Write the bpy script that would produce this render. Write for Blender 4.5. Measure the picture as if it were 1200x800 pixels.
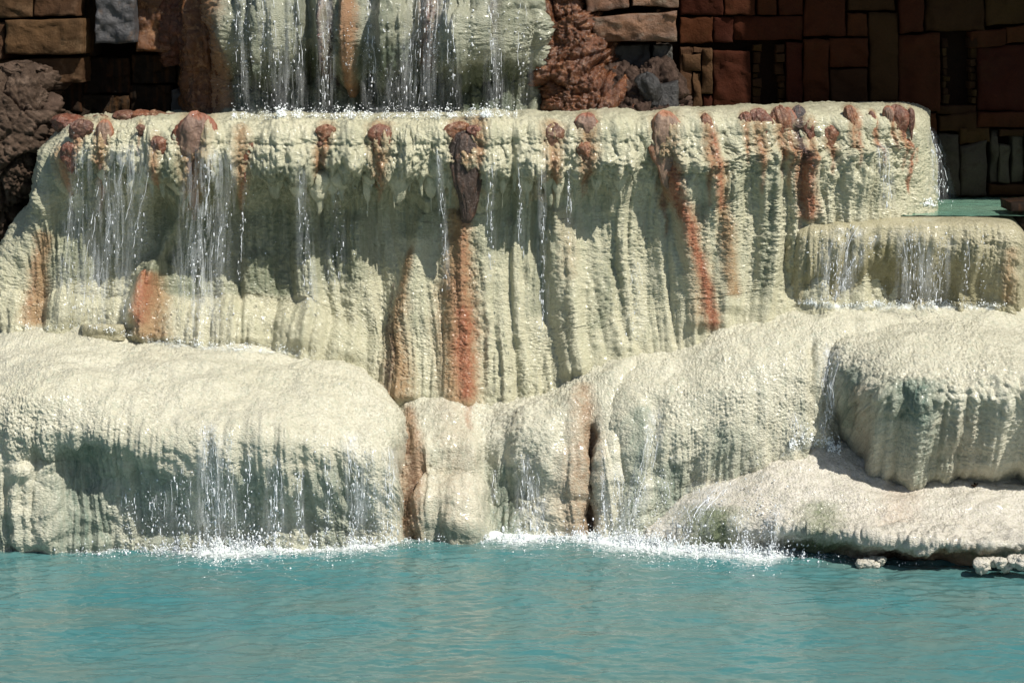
import bpy, math, random
import numpy as np
from mathutils import Vector

# ------------------------------------------------------------------ scene, camera, light
S = bpy.context.scene
for o in list(bpy.data.objects):
    bpy.data.objects.remove(o)
COL = S.collection
CAM = np.array([0.0, -12.0, 3.36])
PITCH = math.atan(420 / 2400)
FPX = 2400.0
cd = bpy.data.cameras.new('camera')
cam = bpy.data.objects.new('camera', cd)
COL.objects.link(cam)
cam.location = CAM
cam.rotation_euler = (math.pi / 2 - PITCH, 0, 0)
cd.sensor_width = 36
cd.lens = 36 * FPX / 1200
cd.clip_end = 500
S.camera = cam

SUN_EL, SUN_AZ = 50, 46           # azimuth: degrees to the right of straight behind the camera
W = bpy.data.worlds.new("World")
S.world = W
W.use_nodes = True
nt = W.node_tree
sky = nt.nodes.new('ShaderNodeTexSky')
sky.sky_type = 'NISHITA'
sky.sun_disc = False
sky.sun_elevation = math.radians(SUN_EL)
sky.sun_rotation = math.radians(180 - SUN_AZ)
nt.links.new(sky.outputs[0], nt.nodes['Background'].inputs[0])
nt.nodes['Background'].inputs[1].default_value = 0.065
sl = bpy.data.lights.new('sun', 'SUN')
sl.energy = 4.6
sl.angle = math.radians(0.5)
sl.color = (1.0, 0.95, 0.86)
sun = bpy.data.objects.new('sun', sl)
COL.objects.link(sun)
_e, _a = math.radians(SUN_EL), math.radians(SUN_AZ)
TO_SUN = Vector((math.cos(_e) * math.sin(_a), -math.cos(_e) * math.cos(_a), math.sin(_e)))
sun.rotation_euler = TO_SUN.to_track_quat('Z', 'Y').to_euler()
sun.location = (6, -8, 12)
S.view_settings.view_transform = 'Standard'
S.view_settings.look = 'None'
S.view_settings.exposure = 0.42
S.view_settings.gamma = 1
S.cycles.max_bounces = 8
S.cycles.transparent_max_bounces = 24

# ------------------------------------------------------------------ pixel -> world
cp, sp = math.cos(PITCH), math.sin(PITCH)


def P(px, py, Y):
    """world point seen at pixel (px, py) of the 1200x800 photograph at the given depth Y (arrays welcome)"""
    a = (np.asarray(px, float) - 600) / FPX
    b = (400 - np.asarray(py, float)) / FPX
    dy = cp + b * sp
    dz = -sp + b * cp
    s = (np.asarray(Y, float) - CAM[1]) / dy
    return np.stack([s * a + 0 * s, CAM[1] + s * dy, CAM[2] + s * dz], -1)


def PIX(p):
    d = p - CAM
    f = d[..., 1] * cp - d[..., 2] * sp
    u = d[..., 1] * sp + d[..., 2] * cp
    return 600 + FPX * d[..., 0] / f, 400 - FPX * u / f


# ------------------------------------------------------------------ noise
def _hash(ix, iy, seed):
    with np.errstate(over='ignore'):
        h = (ix.astype(np.int64) * 374761393 + iy.astype(np.int64) * 668265263 + seed * 1442695041) & 0xffffffff
        h = ((h ^ (h >> 13)) * 1274126177) & 0xffffffff
        h = h ^ (h >> 16)
    return h


_GR = np.array([[math.cos(t), math.sin(t)] for t in np.linspace(0, 2 * math.pi, 64, endpoint=False)])


def noise(x, y, seed=0):
    """2-D gradient noise, about -1..1"""
    x, y = np.broadcast_arrays(np.asarray(x, float), np.asarray(y, float))
    x0, y0 = np.floor(x), np.floor(y)
    fx, fy = x - x0, y - y0
    u = fx * fx * fx * (fx * (fx * 6 - 15) + 10)
    v = fy * fy * fy * (fy * (fy * 6 - 15) + 10)

    def g(dx, dy):
        k = _GR[_hash(x0 + dx, y0 + dy, seed) & 63]
        return k[..., 0] * (fx - dx) + k[..., 1] * (fy - dy)
    a = g(0, 0) * (1 - u) + g(1, 0) * u
    b = g(0, 1) * (1 - u) + g(1, 1) * u
    return (a * (1 - v) + b * v) * 1.5


def fbm(x, y, o=4, seed=0, gain=.5):
    r, a = 0, 1
    for i in range(o):
        r = r + a * noise(x * 2 ** i, y * 2 ** i, seed + i * 17)
        a *= gain
    return r


def billow(x, y, seed=0):
    return np.abs(noise(x, y, seed)) * 1.6


def worley(x, y, seed=0):
    """distance to the nearest and second nearest cell point, and a random value per cell"""
    x, y = np.broadcast_arrays(np.asarray(x, float), np.asarray(y, float))
    x0, y0 = np.floor(x), np.floor(y)
    f1 = np.full(x.shape, 9.0); f2 = f1.copy(); idv = np.zeros(x.shape)
    for i in (-1, 0, 1):
        for j in (-1, 0, 1):
            h = _hash(x0 + i, y0 + j, seed)
            cx = x0 + i + (h & 255) / 255.0
            cy = y0 + j + ((h >> 8) & 255) / 255.0
            d = np.hypot(x - cx, y - cy)
            r = ((h >> 16) & 255) / 255.0
            nearer = d < f1
            f2 = np.where(nearer, f1, np.minimum(f2, d))
            idv = np.where(nearer, r, idv)
            f1 = np.where(nearer, d, f1)
    return f1, f2, idv


def fractured(s, t, f, seed, a):
    """broken rock: tilted facets at different heights with cracks between them"""
    u = s + .25 / f * noise(s * f, t * f, seed + 1)
    w = t + .25 / f * noise(s * f + 7, t * f, seed + 2)
    f1, f2, c = worley(u * f, w * f, seed)
    return a * (c * .9 + .35 * (c - .5) * f1 * 2 - .55 * np.exp(-((f2 - f1) / .12) ** 2))


def sstep(a, b, x):
    t = np.clip((x - a) / (b - a), 0, 1)
    return t * t * (3 - 2 * t)


# ------------------------------------------------------------------ materials
def new_mat(name):
    m = bpy.data.materials.new(name)
    m.use_nodes = True
    n = m.node_tree
    return m, n, n.nodes['Principled BSDF']


def nd(n, t, **kw):
    k = n.nodes.new(t)
    for a, b in kw.items():
        setattr(k, a, b)
    return k


def setin(node, **kw):
    for a, b in kw.items():
        node.inputs[a.replace('_', ' ')].default_value = b


def ramp(n, src, stops):
    r = nd(n, 'ShaderNodeValToRGB')
    while len(r.color_ramp.elements) < len(stops):
        r.color_ramp.elements.new(0.5)
    for e, (p, c) in zip(r.color_ramp.elements, stops):
        e.position = p
        e.color = (c, c, c, 1) if isinstance(c, (int, float)) else (*c, 1)
    n.links.new(src, r.inputs[0])
    return r.outputs[0]


def noise_tex(n, vec, scale, detail=4, rough=.55, stretch=None, dist=0):
    if stretch:
        mp = nd(n, 'ShaderNodeMapping')
        mp.inputs['Scale'].default_value = stretch
        n.links.new(vec, mp.inputs[0])
        vec = mp.outputs[0]
    t = nd(n, 'ShaderNodeTexNoise')
    setin(t, Scale=scale, Detail=detail, Roughness=rough, Distortion=dist)
    n.links.new(vec, t.inputs['Vector'])
    return t.outputs['Fac']


def mixc(n, fac, a, b, mode='MIX'):
    m = nd(n, 'ShaderNodeMix', data_type='RGBA', blend_type=mode)
    for sock, v in ((m.inputs[0], fac), (m.inputs[6], a), (m.inputs[7], b)):
        if isinstance(v, (int, float)):
            sock.default_value = v
        elif isinstance(v, tuple):
            sock.default_value = (*v, 1)
        else:
            n.links.new(v, sock)
    return m.outputs[2]


def mathn(n, op, a, b=None, clamp=False):
    m = nd(n, 'ShaderNodeMath', operation=op, use_clamp=clamp)
    for sock, v in zip(m.inputs, (a, b)):
        if v is None:
            continue
        if isinstance(v, (int, float)):
            sock.default_value = v
        else:
            n.links.new(v, sock)
    return m.outputs[0]


def bump(n, bsdf, h, strength, dist, prev=None):
    b = nd(n, 'ShaderNodeBump')
    setin(b, Strength=strength, Distance=dist)
    n.links.new(h, b.inputs['Height'])
    if prev is not None:
        n.links.new(prev, b.inputs['Normal'])
    n.links.new(b.outputs[0], bsdf.inputs['Normal'])
    return b.outputs[0]


def travertine(name, c1, c2, green=(.17, .21, .12), tan=(.36, .24, .13), rust=(.26, .076, .032), dark=(.07, .045, .04), rough=.36):
    m, n, b = new_mat(name)
    co = nd(n, 'ShaderNodeTexCoord').outputs['Object']
    base = mixc(n, ramp(n, noise_tex(n, co, 2.2, 6, .6), [(.35, 0.), (.65, 1.)]), c1, c2)
    grain = noise_tex(n, co, 55, 5, .7)
    base = mixc(n, ramp(n, grain, [(.36, .0), (.66, .75)]), base, (c1[0] * .66, c1[1] * .64, c1[2] * .56))
    # fine vertical water marks
    streak = noise_tex(n, co, 1, 6, .65, (38, 38, 2.2), .4)
    base = mixc(n, ramp(n, streak, [(.5, 0.), (.72, .35)]), base, (green[0] * 1.6, green[1] * 1.6, green[2] * 1.5))
    at = nd(n, 'ShaderNodeAttribute', attribute_name='stain_shade')
    sep = nd(n, 'ShaderNodeSeparateColor')
    n.links.new(at.outputs['Color'], sep.inputs[0])
    wob = mathn(n, 'MULTIPLY', mathn(n, 'SUBTRACT', noise_tex(n, co, 30, 7, .85), .5), 1.9)
    wob2 = mathn(n, 'MULTIPLY', mathn(n, 'SUBTRACT', streak, .5), 1.1)

    def mask(s, w, lo, hi):
        # noise moves the edge of a stain but adds none where there is no stain
        v = mathn(n, 'ADD', s, mathn(n, 'MULTIPLY', w, mathn(n, 'MULTIPLY', s, 1.6, True)))
        return ramp(n, v, [(lo, 0.), (hi, 1.)])
    base = mixc(n, mask(sep.outputs[1], wob2, .1, .85), base, green)
    base = mixc(n, mask(sep.outputs[2], wob, .15, .8), base, tan)
    r2 = mixc(n, ramp(n, grain, [(.35, 0.), (.7, 1.)]), rust, (rust[0] * 1.55, rust[1] * 2.6, rust[2] * 3.4))
    base = mixc(n, mask(sep.outputs[0], wob, .12, .95), base, r2)
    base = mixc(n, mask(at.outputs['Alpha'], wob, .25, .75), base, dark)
    n.links.new(base, b.inputs['Base Color'])
    n.links.new(ramp(n, noise_tex(n, co, 7, 4), [(.35, rough - .14), (.65, rough + .2)]), b.inputs['Roughness'])
    setin(b, IOR=1.4)
    b.inputs['Coat Weight'].default_value = .4
    b.inputs['Coat Roughness'].default_value = .16
    b.inputs['Coat IOR'].default_value = 1.33
    v = nd(n, 'ShaderNodeTexVoronoi')
    setin(v, Scale=75.)
    mp = nd(n, 'ShaderNodeMapping')
    mp.inputs['Scale'].default_value = (1, 1, 2.0)
    n.links.new(co, mp.inputs[0])
    n.links.new(mp.outputs[0], v.inputs['Vector'])
    p = bump(n, b, v.outputs['Distance'], .7, .009)
    bump(n, b, noise_tex(n, co, 120, 5, .85), .9, .009, p)
    return m


def rockmat(name, c1, c2, c3=None, scale=6, rough=.7, bs=.6, stretch=None, streaks=None, rimc=None):
    m, n, b = new_mat(name)
    co = nd(n, 'ShaderNodeTexCoord').outputs['Object']
    base = mixc(n, ramp(n, noise_tex(n, co, scale, 8, .65, stretch), [(.36, 0.), (.64, 1.)]), c1, c2)
    if c3:
        base = mixc(n, ramp(n, noise_tex(n, co, scale * 1.7, 7, .7, stretch, .6), [(.52, 0.), (.68, 1.)]), base, c3)
    gr = noise_tex(n, co, 70, 5, .75)
    base = mixc(n, ramp(n, gr, [(.3, .45), (.7, 0.)]), base, (c1[0] * .45, c1[1] * .45, c1[2] * .45))
    if streaks:
        base = mixc(n, ramp(n, noise_tex(n, co, 1, 6, .6, (16, 16, 1.3), .5), [(.5, 0.), (.66, .8)]), base, streaks)
    if rimc:
        ra = nd(n, 'ShaderNodeAttribute', attribute_name='rim').outputs['Fac']
        base = mixc(n, ramp(n, mathn(n, 'ADD', ra, mathn(n, 'SUBTRACT', gr, .5)), [(.62, 0.), (.9, .9)]), base, rimc)
    oi = nd(n, 'ShaderNodeObjectInfo')
    hv = nd(n, 'ShaderNodeHueSaturation')
    n.links.new(mathn(n, 'ADD', mathn(n, 'MULTIPLY', oi.outputs['Random'], .45), .78), hv.inputs['Value'])
    n.links.new(mathn(n, 'ADD', mathn(n, 'MULTIPLY', oi.outputs['Random'], .02), .49), hv.inputs['Hue'])
    n.links.new(base, hv.inputs['Color'])
    n.links.new(hv.outputs[0], b.inputs['Base Color'])
    b.inputs['Roughness'].default_value = rough
    b.inputs['Specular IOR Level'].default_value = .12 if rough >= .7 else .5
    p = bump(n, b, noise_tex(n, co, 28, 8, .7), bs, .02)
    bump(n, b, gr, bs * .8, .006, p)
    return m


CREAM1, CREAM2 = (.66, .63, .45), (.50, .50, .355)
M = {}
M['curtain'] = travertine('curtain_travertine', (.645, .62, .465), (.525, .515, .37), green=(.155, .18, .115))
M['mound'] = travertine('mound_travertine', (.73, .705, .58), (.63, .61, .485), green=(.12, .185, .145), tan=(.36, .245, .155), dark=(.10, .052, .025))
M['pinkish'] = travertine('ledge_travertine', (.72, .685, .61), (.64, .60, .53), green=(.17, .20, .11), tan=(.42, .27, .17), dark=(.06, .035, .02))
M['terrace'] = travertine('terrace_travertine', (.52, .48, .34), (.42, .395, .26), green=(.21, .19, .09), rough=.35)
M['fall'] = travertine('fall_travertine', (.40, .405, .315), (.29, .30, .225), green=(.085, .105, .07), rust=(.13, .035, .03), tan=(.30, .17, .09), dark=(.05, .035, .03), rough=.34)
M['rustrock'] = rockmat('rust_rock', (.17, .060, .020), (.06, .025, .011), (.32, .155, .07), 11, .24, 1.0)
M['knob_rust'] = rockmat('rust_deposit', (.25, .095, .048), (.11, .045, .027), (.46, .32, .22), 24, .3, .7)
M['knob_brown'] = rockmat('brown_deposit', (.19, .085, .05), (.08, .04, .026), (.42, .29, .19), 22, .3, .7)
M['knob_mauve'] = rockmat('mauve_deposit', (.25, .15, .105), (.13, .08, .06), (.38, .25, .17), 16, .32, .7, (1, 1, .4), None, (.26, .095, .05))
M['knob_cream'] = M['curtain']
M['roughbrown'] = rockmat('rough_brown_rock', (.095, .062, .045), (.036, .024, .017), (.15, .105, .08), 7, .8, 1.0)
M['stone_left'] = rockmat('brown_stone', (.085, .043, .020), (.045, .023, .011), (.115, .068, .038), 4, .75, .7)
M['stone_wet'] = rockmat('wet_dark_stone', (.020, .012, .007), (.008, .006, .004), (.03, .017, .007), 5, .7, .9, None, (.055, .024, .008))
M['stone_blue'] = rockmat('grey_blue_stone', (.065, .062, .064), (.03, .03, .033), (.09, .055, .035), 5, .5, .7)
M['stone_pier'] = rockmat('rusty_pier_stone', (.20, .095, .045), (.10, .055, .033), (.15, .115, .08), 7, .6, .8, (.5, 1, 1.6))
M['stone_grey'] = rockmat('dark_grey_stone', (.06, .055, .045), (.035, .03, .026), (.09, .055, .03), 6, .5, .8)
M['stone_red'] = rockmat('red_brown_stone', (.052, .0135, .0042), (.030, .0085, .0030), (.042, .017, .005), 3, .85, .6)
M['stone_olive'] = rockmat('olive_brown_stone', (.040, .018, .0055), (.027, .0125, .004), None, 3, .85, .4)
M['stone_pale'] = rockmat('pale_grey_slab', (.06, .05, .034), (.04, .032, .022), (.03, .02, .012), 6, .7, .6)
M['mortar'] = rockmat('dark_mortar', (.013, .005, .002), (.008, .0035, .0015), None, 9, .9, .4)
M['concrete'] = rockmat('rendered_shade_slab', (.30, .24, .19), (.24, .19, .15), None, 3, .9, .3)
M['black'] = rockmat('black_stone', (.022, .021, .021), (.010, .010, .010), (.05, .045, .042), 14, .45, .9)
M['ground'] = rockmat('sandy_ground', (.30, .25, .18), (.22, .18, .13), None, .6, .9, .4)


def water_mat(name, c1, c2, rough=.05, bs=.35, sc=14, dist=.02):
    m, n, b = new_mat(name)
    co = nd(n, 'ShaderNodeTexCoord').outputs['Object']
    n.links.new(mixc(n, ramp(n, noise_tex(n, co, 1.1, 5, .6, (1, 2.2, 1)), [(.38, 0.), (.62, 1.)]), c1, c2), b.inputs['Base Color'])
    setin(b, Roughness=rough, IOR=1.33 if rough > .03 else 1.6)
    p = bump(n, b, noise_tex(n, co, sc, 4, .6, (.7, 1.3, 1), .5), bs, dist)
    return m


M['water'] = water_mat('milky_teal_water', (.088, .165, .155), (.046, .166, .176), .02, .30, 16, .012)
M['water_green'] = water_mat('pale_green_water', (.12, .24, .18), (.16, .27, .20), .05, .3, 25)
M['water_rim'] = water_mat('shallow_rim_water', (.30, .35, .26), (.36, .40, .29), .08, .35, 40)


def drops_mat():
    m, n, b = new_mat('falling_water')
    setin(b, **{'Base_Color': (.93, .96, 1., 1), 'Roughness': .08, 'IOR': 1.33})
    b.inputs['Transmission Weight'].default_value = .35
    return m


def film_mat(name, lo, hi, amax, sx=34, sz=2.6):
    m, n, b = new_mat(name)
    co = nd(n, 'ShaderNodeTexCoord').outputs['Object']
    setin(b, **{'Base_Color': (.9, .93, .95, 1), 'Roughness': .16, 'IOR': 1.33})
    a = noise_tex(n, co, 1, 6, .7, (sx, sx, sz), .9)
    edge = nd(n, 'ShaderNodeAttribute', attribute_name='fade').outputs['Fac']
    v = ramp(n, a, [(lo, 0.), (hi, 1.)])
    sp_ = ramp(n, noise_tex(n, co, 90, 3, .8), [(.40, .62), (.62, 1.)])
    al = mathn(n, 'MULTIPLY', mathn(n, 'MULTIPLY', mathn(n, 'MULTIPLY', v, edge), sp_), amax)
    n.links.new(al, b.inputs['Alpha'])
    bump(n, b, a, .9, .02)
    return m


def foam_mat():
    m, n, b = new_mat('foam')
    setin(b, **{'Base_Color': (.86, .90, .90, 1), 'Roughness': .35})
    return m


def foamsheet_mat():
    m, n, b = new_mat('foam_sheet')
    co = nd(n, 'ShaderNodeTexCoord').outputs['Object']
    setin(b, **{'Base_Color': (.84, .90, .89, 1), 'Roughness': .35})
    a = noise_tex(n, co, 16, 7, .75, None, 1.2)
    fade = nd(n, 'ShaderNodeAttribute', attribute_name='fade').outputs['Fac']
    v = ramp(n, mathn(n, 'ADD', a, mathn(n, 'MULTIPLY', mathn(n, 'SUBTRACT', fade, .5), .62)), [(.42, 0.), (.68, 1.)])
    n.links.new(mathn(n, 'MULTIPLY', v, mathn(n, 'MULTIPLY', fade, 1.3, True)), b.inputs['Alpha'])
    return m


M['drops'] = drops_mat()
M['film'] = film_mat('water_film', .43, .70, .66)
M['foam'] = foam_mat()
M['foamsheet'] = foamsheet_mat()


# ------------------------------------------------------------------ object helpers
def tag(o, label=None, cat=None, group=None, kind=None):
    if label: o['label'] = label
    if cat: o['category'] = cat
    if group: o['group'] = group
    if kind: o['kind'] = kind
    return o


def empty(name, loc=(0, 0, 0)):
    o = bpy.data.objects.new(name, None)
    o.location = loc
    o.empty_display_size = .1
    COL.objects.link(o)
    return o


def mesh_obj(name, verts, quads=None, mat=None, parent=None, tris=None, smooth=True, attr=None, loops=None):
    """verts (n,3) in world space; the object's origin is moved to its base and the parent kept"""
    verts = np.asarray(verts, np.float32)
    me = bpy.data.meshes.new(name)
    f = []
    if quads is not None and len(quads): f.append((np.asarray(quads, np.int32), 4))
    if tris is not None and len(tris): f.append((np.asarray(tris, np.int32), 3))
    org = np.array([verts[:, 0].mean(), verts[:, 1].mean(), verts[:, 2].min()], np.float32)
    me.vertices.add(len(verts))
    me.vertices.foreach_set('co', (verts - org).ravel())
    idx = np.concatenate([a.ravel() for a, k in f])
    tot = np.concatenate([np.full(len(a), k, np.int32) for a, k in f])
    st = np.concatenate([[0], np.cumsum(tot)[:-1]]).astype(np.int32)
    me.loops.add(len(idx))
    me.loops.foreach_set('vertex_index', idx.astype(np.int32))
    me.polygons.add(len(tot))
    me.polygons.foreach_set('loop_start', st)
    me.polygons.foreach_set('loop_total', tot)
    me.polygons.foreach_set('use_smooth', np.full(len(tot), smooth, bool))
    if attr:
        for k, v in attr.items():
            v = np.asarray(v, np.float32)
            if v.ndim == 2:
                a = me.attributes.new(k, 'FLOAT_COLOR', 'POINT')
                a.data.foreach_set('color', v.ravel())
            else:
                a = me.attributes.new(k, 'FLOAT', 'POINT')
                a.data.foreach_set('value', v.ravel())
    me.update(calc_edges=True)
    if mat is not None:
        me.materials.append(mat)
    o = bpy.data.objects.new(name, me)
    COL.objects.link(o)
    if parent is not None:
        o.parent = parent
        o.location = Vector(org.tolist()) - parent.location
    else:
        o.location = org.tolist()
    return o


def grid_quads(nr, nc, off=0, wrap=False):
    i = np.arange(nr - 1)[:, None]
    j = np.arange(nc if wrap else nc - 1)[None, :]
    j2 = (j + 1) % nc
    a = i * nc + j
    b = i * nc + j2
    c = (i + 1) * nc + j2
    d = (i + 1) * nc + j
    return np.stack([a, d, c, b], -1).reshape(-1, 4) + off


def catmull(ctrl, n, dens=None):
    """ctrl (k, ...) -> (n, ...) along axis 0 with parameter spread by dens"""
    k = ctrl.shape[0]
    if dens is None:
        t = np.linspace(0, k - 1, n)
    else:
        c = np.concatenate([[0], np.cumsum(dens)])
        t = np.interp(np.linspace(0, c[-1], n), c, np.arange(k))
    i = np.clip(np.floor(t).astype(int), 0, k - 2)
    f = (t - i).reshape((-1,) + (1,) * (ctrl.ndim - 1))
    p1, p2 = ctrl[i], ctrl[i + 1]
    p0 = ctrl[np.maximum(i - 1, 0)]
    p3 = ctrl[np.minimum(i + 2, k - 1)]
    m1 = (p2 - p0) * .5
    m2 = (p3 - p1) * .5
    # limited tangents: no overshoot
    d = p2 - p1
    for m_ in (m1, m2):
        lim = 3 * np.abs(d)
        m_[:] = np.where(m_ * d < 0, m_ * .15, np.clip(m_, -np.maximum(lim, 1e-9), np.maximum(lim, 1e-9)))
    f2, f3 = f * f, f * f * f
    return (2 * f3 - 3 * f2 + 1) * p1 + (f3 - 2 * f2 + f) * m1 + (-2 * f3 + 3 * f2) * p2 + (f3 - f2) * m2


# depth map of everything built so far (2 px cells), for water that clings to or falls off it
DW, DH = 640, 440
DM = np.full((DH, DW), 9.0)


def to_depth(p):
    x, y = PIX(p)
    ix = (x / 2 + 20).astype(int)
    iy = (y / 2 + 20).astype(int)
    ok = (ix >= 0) & (ix < DW) & (iy >= 0) & (iy < DH)
    np.minimum.at(DM, (iy[ok], ix[ok]), p[..., 1][ok])


def depth_at(x, y):
    ix = np.clip((np.asarray(x) / 2 + 20).astype(int), 0, DW - 1)
    iy = np.clip((np.asarray(y) / 2 + 20).astype(int), 0, DH - 1)
    return DM[iy, ix]


def along(line, PY):
    """line: [(px,py,width)] top to bottom -> centre and width at PY, end fade"""
    L = np.array(line, float)
    xc = np.interp(PY, L[:, 1], L[:, 0])
    w = np.interp(PY, L[:, 1], L[:, 2])
    e = sstep(L[0, 1] - 8, L[0, 1] + 6, PY) * (1 - sstep(L[-1, 1] - 6, L[-1, 1] + 8, PY))
    return xc, w, e


def band(line, PX, PY):
    xc, w, e = along(line, PY)
    return np.exp(-((PX - xc) / w) ** 2 * 1.2) * e


def lump(name, cols, mat, parent, nr, nc, relief, stains_shades=(), ribs=(), seed=0, dens_r=None, dens_c=None, blobs=()):
    """a rock body from control columns of (px, py, Y); relief(s, t, PX, PY, v) gives the displacement in metres"""
    A = np.array(cols, float)                      # (ncol, nrow, 3)
    A = catmull(A.transpose(1, 0, 2), nr, dens_r)  # rows
    A = catmull(A.transpose(1, 0, 2), nc, dens_c).transpose(1, 0, 2)
    PX, PY, Y = A[..., 0], A[..., 1], A[..., 2]
    p = P(PX, PY, Y)
    seg = np.linalg.norm(np.diff(p, axis=0), axis=-1)
    t = np.concatenate([np.zeros((1, nc)), np.cumsum(seg, 0)], 0)
    s = p[..., 0]
    du = np.gradient(p, axis=1)
    dv = np.gradient(p, axis=0)
    N = np.cross(dv, du)
    N /= np.linalg.norm(N, axis=-1, keepdims=True) + 1e-9
    if (N[nr // 2, nc // 2, 1]) > 0: N = -N
    v = np.linspace(0, 1, nr)[:, None] + 0 * PX
    d = relief(s, t, PX, PY, v)
    for line, amp in ribs:
        jit = 2.5 * noise(PY * .05, PX * 0 + amp * 99, seed + 5)
        d = d + amp * band(line, PX + jit, PY)
    p2 = p + N * d[..., None]
    # water hangs and grows downward: nothing pokes above the picture of the top edge
    st = np.zeros((nr, nc, 4))
    for ch, amp, line in stains_shades:
        jit = 3 * noise(PY * .04, PX * .02, seed + 9)
        st[..., ch] = np.maximum(st[..., ch], amp * band(line, PX + jit, PY))
    for ch, amp, cx, cy, rx, ry in blobs:
        q = ((PX - cx) / rx) ** 2 + ((PY - cy) / ry) ** 2
        st[..., ch] = np.maximum(st[..., ch], amp * np.exp(-q))
    to_depth(p2)
    return mesh_obj(name, p2.reshape(-1, 3), grid_quads(nr, nc), mat, parent, attr={'stain_shade': st.reshape(-1, 4)})


RND = random.Random(7)
NR = np.random.default_rng(11)


def knob(name, px, py, w, h, mat, parent, tail=0., Y=None, out=.03, seed=1, label=None, lean=0., flat=.6, rough=1.0, n=(26, 30)):
    """a hanging mineral drop: a lumpy round head narrowing to a tail; px,py is the middle of the head top"""
    s = 200.0 * 12.8 / 12.8
    if Y is None:
        Y = float(depth_at(px, py + h * .35)) + .02
    c = P(px, py, Y)
    k = (Y + 12) / FPX
    R, H = w * .5 * k, h * k
    nr, nc = n
    v = np.linspace(0, 1, nr)[:, None]
    a = np.linspace(0, 2 * math.pi, nc, endpoint=False)[None, :]
    # outline: round head, then taper to the tip
    head = np.sqrt(np.clip(1 - ((v - .28) / .28) ** 2, 0, 1))
    q_ = ((v - .28) / .72).clip(0, 1)
    tt = min(1.0, .15 + tail)
    taper = (1 - tt) * np.sqrt(1 - q_ ** 2) + tt * (.82 * np.sqrt(np.clip(1 - (q_ / .55) ** 2, 0, 1)) + .18 * (1 - q_))
    prof = np.where(v < .28, head, taper * .96 + .04 * (v < .99))
    prof = prof * (v > 0) * (v < 1)
    x = np.cos(a) * prof * R
    y = np.sin(a) * prof * R * flat
    z = -v * H + 0 * a
    nn = 1 + rough * (.26 * noise(np.cos(a) * 1.2 + seed * 7.1, v * 3 + np.sin(a) * 1.2 + seed, seed) + .20 * billow(np.cos(a) * 3 + seed, v * 1.6 + np.sin(a) * 3, seed + 3)
                      + .07 * billow(np.cos(a) * 7 + seed, v * 9 + np.sin(a) * 7, seed + 4) + .04 * billow(np.cos(a) * 12 + seed, v * 26 + np.sin(a) * 12, seed + 6))
    x = x * nn + lean * R * v * 2 + .15 * R * noise(v * 3, seed * 1.7 + 0 * v, seed)
    y = y * nn
    z = z + R * rough * (.2 * noise(np.cos(a) * 2.2 + seed, v * 5 + np.sin(a) * 2.2, seed + 8) + .06 * noise(np.cos(a) * 5 + seed, v * 12 + np.sin(a) * 5, seed + 9))
    p = np.stack([c[0] + x, c[1] + y - out * (1 - v * .2), c[2] + z + 0 * x], -1)
    attr = {'rim': (np.maximum(np.abs(np.cos(a)) ** 1.5, sstep(.16, .0, v)) + 0 * x).reshape(-1)}
    if mat.name.endswith('travertine'):
        st = np.zeros((nr, nc, 4))
        if 'curtain' in mat.name: st[..., 1] = sstep(.35, .9, v) * .5 + 0 * x
        attr['stain_shade'] = st.reshape(-1, 4)
    o = mesh_obj(name, p.reshape(-1, 3), grid_quads(nr, nc, 0, True), mat, parent, attr=attr)
    to_depth(p)
    if label: o['label'] = label
    return o


# ------------------------------------------------------------------ relief recipes
def granular(s, t, sd, a=1.0):
    """fine coral-like crust with small horizontal ripples"""
    g = .42 + .75 * np.clip(fbm(s * 2.0, t * 1.6, 4, sd + 8) + .1, 0, 1)      # coarser and finer patches
    return a * (g * (.007 * billow(s * 15, t * 19, sd) + .0085 * billow(s * 30, t * 42, sd + 1) + .0090 * billow(s * 52, t * 76, sd + 3))
                + .0042 * noise(s * 80, t * 120, sd + 2) + .006 * fbm(s * 7, t * 9, 3, sd + 4))


def drapery(s, t, sd, f=4.5, a=.05):
    wob = .07 * noise(s * 1.2, t * .9, sd)
    x = s + wob
    g = a * billow(x * f, t * .35, sd + 1)
    g = g + a * .5 * billow(x * f * 2.3 + 5, t * .8, sd + 2)
    pt = sstep(-.35, .35, fbm(s * 2.4, t * 1.2, 3, sd + 7))
    g = g + pt * a * .30 * billow(x * f * 5.2 + 9, t * 1.1, sd + 3) + pt * a * .15 * billow(x * f * 11 + 9, t * 2.2, sd + 4)
    return g


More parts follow.
